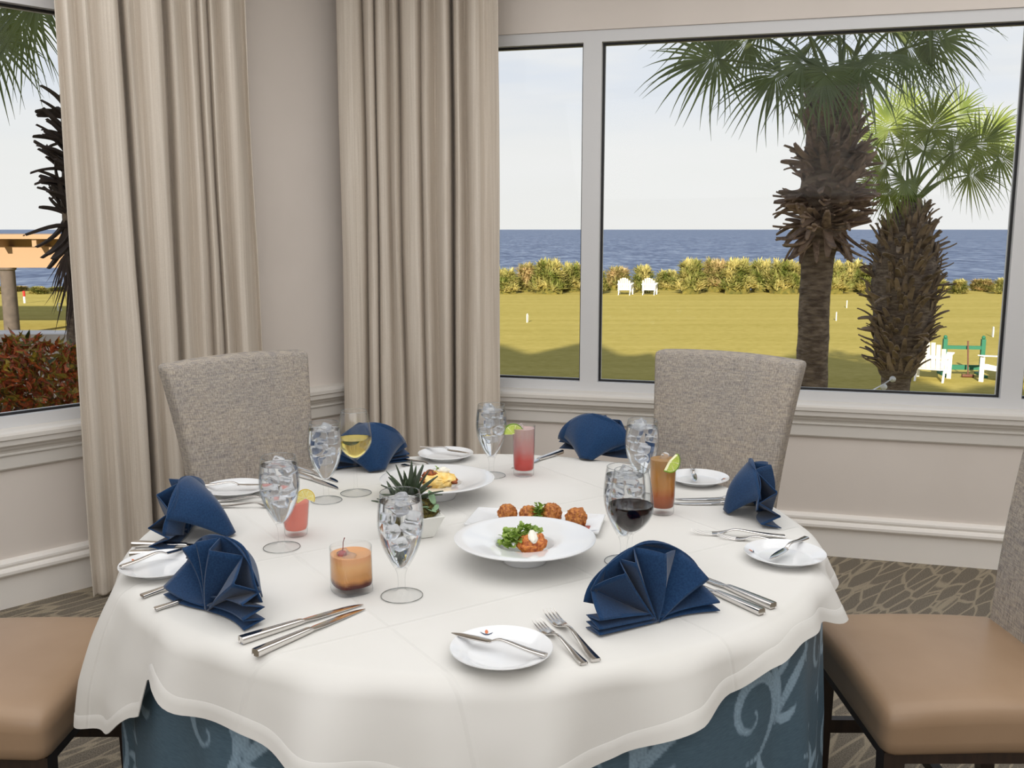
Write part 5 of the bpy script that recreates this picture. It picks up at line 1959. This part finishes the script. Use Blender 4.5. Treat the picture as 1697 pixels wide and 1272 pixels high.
def garden_chair():
    """front faces -Y"""
    c = empty('garden_chair')
    W_ = M['white_plastic']
    for k in range(5):
        y0 = -0.27 + 0.105 * k
        o = mesh('seat_slat', xf(box(-0.26, 0.26, 0, 0.095, -0.011, 0.011), (0, y0, 0.38 - 0.026 * k), (R(-14), 0, 0)), W_, c, False)
    for k in range(6):
        x = -0.25 + 0.1 * k
        h = 0.62 - 0.16 * ((x) / 0.27) ** 2
        st = [[(x * (1 + 0.12 * t) + dx, 0.24 + 0.30 * t + dy, 0.28 + h * t) for dx, dy in ((-.045, -.011), (.045, -.011), (.045, .011), (-.045, .011))] for t in (0, .35, .7, 1)]
        mesh('back_slat', loft(st), W_, c, False)
    for s in (-1, 1):
        mesh('armrest', sbox(0.13, 0.72, 0.028, 0.012, lambda v, s=s: (v.x * (1 - 0.35 * (v.y / 0.36)) + s * 0.335, v.y - 0.02, v.z + 0.56 - 0.03 * (v.y / 0.36)), 3), W_, c)
        mesh('leg', box(s * 0.335 - 0.045, s * 0.335 + 0.045, -0.33, -0.29, 0, 0.565), W_, c, False)
        rear = [[(s * 0.29 + dx, y + dy, z) for dx, dy in ((-.02, -.05), (.02, -.05), (.02, .05), (-.02, .05))] for y, z in ((0.44, 0.0), (0.20, 0.30), (-0.28, 0.40))]
        mesh('leg', loft(rear), W_, c, False)
        mesh('arm_post', box(s * 0.32 - 0.02, s * 0.32 + 0.02, 0.28, 0.33, 0.20, 0.55), W_, c, False)
    mesh('back_rail', box(-0.33, 0.33, 0.345, 0.375, 0.52, 0.59), W_, c, False)
    mesh('apron', box(-0.29, 0.29, -0.31, -0.288, 0.28, 0.385), W_, c, False)
    return c


gc0 = garden_chair()
GC = [((1036, 488.0), R(166), 'left of the two far white garden chairs by the shrubs'), ((1076, 488.0), R(166), 'right of the two far white garden chairs by the shrubs'),
      ((1543, 628), R(150), 'white garden chair beside the shaggy palm trunk'), ((1663, 634), R(-62), 'white garden chair cut off by the right window frame')]
for k, (px, a, lab) in enumerate(GC):
    c = gc0 if k == 0 else copy_tree(gc0)
    p = lawn_at(*px)
    c.location = p
    c.rotation_euler = (0, 0, a)
    tag(c, lab, 'chair', 'white garden chairs on the lawn')

# --- green croquet rack with a mallet
M['green_paint'] = pbr('green_paint', srgb(28, 104, 78), rough=0.6)
M['mallet_wood'] = pbr('brown_mallet', srgb(96, 56, 40), rough=0.6)
rk = lawn_at(1594, 628)
rk.y += 0.55
rk.x += 0.25
D = rk.y
pxm = D / 1590.0
rack = empty('mallet_rack', rk, R(-8), 'green wooden rack standing on the lawn between two white chairs', 'rack')
for s in (-1, 1):
    mesh('post', join(box(s * 30 * pxm - 0.045, s * 30 * pxm + 0.045, -0.045, 0.045, 0, 0.86), xf(lathe([(0, 0.86), (0.04, 0.87), (0.045, 0.90), (0.03, 0.93), (0, 0.945)], 12), (s * 30 * pxm, 0, 0))), M['green_paint'], rack, False)
    mesh('foot', box(s * 30 * pxm - 0.04, s * 30 * pxm + 0.04, -0.35, 0.35, 0.0, 0.05), M['green_paint'], rack, False)
mesh('rail', box(-30 * pxm, 30 * pxm, -0.03, 0.03, 0.62, 0.70), M['green_paint'], rack, False)
mesh('rail', box(-30 * pxm, 30 * pxm, -0.03, 0.03, 0.14, 0.25), M['green_paint'], rack, False)
mp = lawn_at(1596, 629)
mal = empty('croquet_mallet', (rk.x, rk.y - 0.30, LZ), R(-8), 'brown croquet mallet leaning on the green rack', 'mallet')
mesh('handle', tube([(0, 0, 0.07), (0.02, 0.235, 0.82)], [0.016, 0.019], 8), M['mallet_wood'], mal)
mesh('head', xf(lathe([(0, -0.13), (0.036, -0.13), (0.038, -0.12), (0.038, 0.12), (0.036, 0.13), (0, 0.13)], 16), (0, 0, 0.04), (0, R(90), 0)), M['mallet_wood'], mal)

# --- croquet hoops, peg, garden light
M['hoop'] = pbr('white_hoop', (0.85, 0.84, 0.80, 1), rough=0.5)
HOOPS = [((874, 534), 'white croquet hoop left of the window mullion'), ((1403, 510), 'white croquet hoop farther away, right of the tall palm'), ((1385.5, 531), 'white croquet hoop against the tall palm trunk'),
         ((1645, 558), 'white croquet hoop near the right window frame'), ((99, 515), 'white croquet hoop seen beside the dead fronds')]
hp0 = None
for k, (px, lab) in enumerate(HOOPS):
    if hp0 is None:
        hp0 = mesh('croquet_hoop', tube([(-0.062, 0, 0), (-0.062, 0, 0.27), (-0.055, 0, 0.30), (0, 0, 0.312), (0.055, 0, 0.30), (0.062, 0, 0.27), (0.062, 0, 0)], 0.02, 8), M['hoop'])
        o = hp0
    else:
        o = hp0.copy()
        COL.objects.link(o)
    o.location = lawn_at(*px)
    o.rotation_euler = (0, 0, R(20 if px[0] < 200 else 75))
    tag(o, lab, 'hoop', 'croquet hoops on the lawn')
M['red'] = pbr('red_paint', srgb(206, 44, 36), rough=0.6)
pgp = lawn_at(41, 502)
peg = empty('croquet_peg', pgp, 0, 'red topped white croquet peg beside the pergola column', 'peg')
ph_ = aty(41, 482, pgp.y).z - LZ
mesh('shaft', tube([(0, 0, 0), (0, 0, ph_ * 0.55)], 0.05, 10), M['hoop'], peg)
mesh('red_band', tube([(0, 0, ph_ * 0.55), (0, 0, ph_)], 0.055, 10), M['red'], peg)
# festoon bulb tied to the shaggy palm
e0 = aty(1477, 628, D2 - 0.36)
cordp = [e0, aty(1465, 636, D2 - 0.9), aty(1452, 643, D2 - 1.4), aty(1436, 652, D2 - 1.9)]
M['lamp_white'] = pbr('white_bulb', (0.8, 0.8, 0.78, 1), rough=0.2)
fe = empty('festoon_light', e0, 0, 'white cord with bulb tied to the foot of the shaggy palm', 'light')
mesh('cord', tube([p - e0 for p in cordp], 0.010, 6), M['lamp_white'], fe)
mesh('bulb', xf(blob(0.045, 2, 0.0, 1), cordp[1] - e0 + Vector((0, 0, -0.04))), M['lamp_white'], fe)
mesh('bulb', xf(blob(0.045, 2, 0.0, 1), Vector((0.02, 0, 0))), M['lamp_white'], fe)
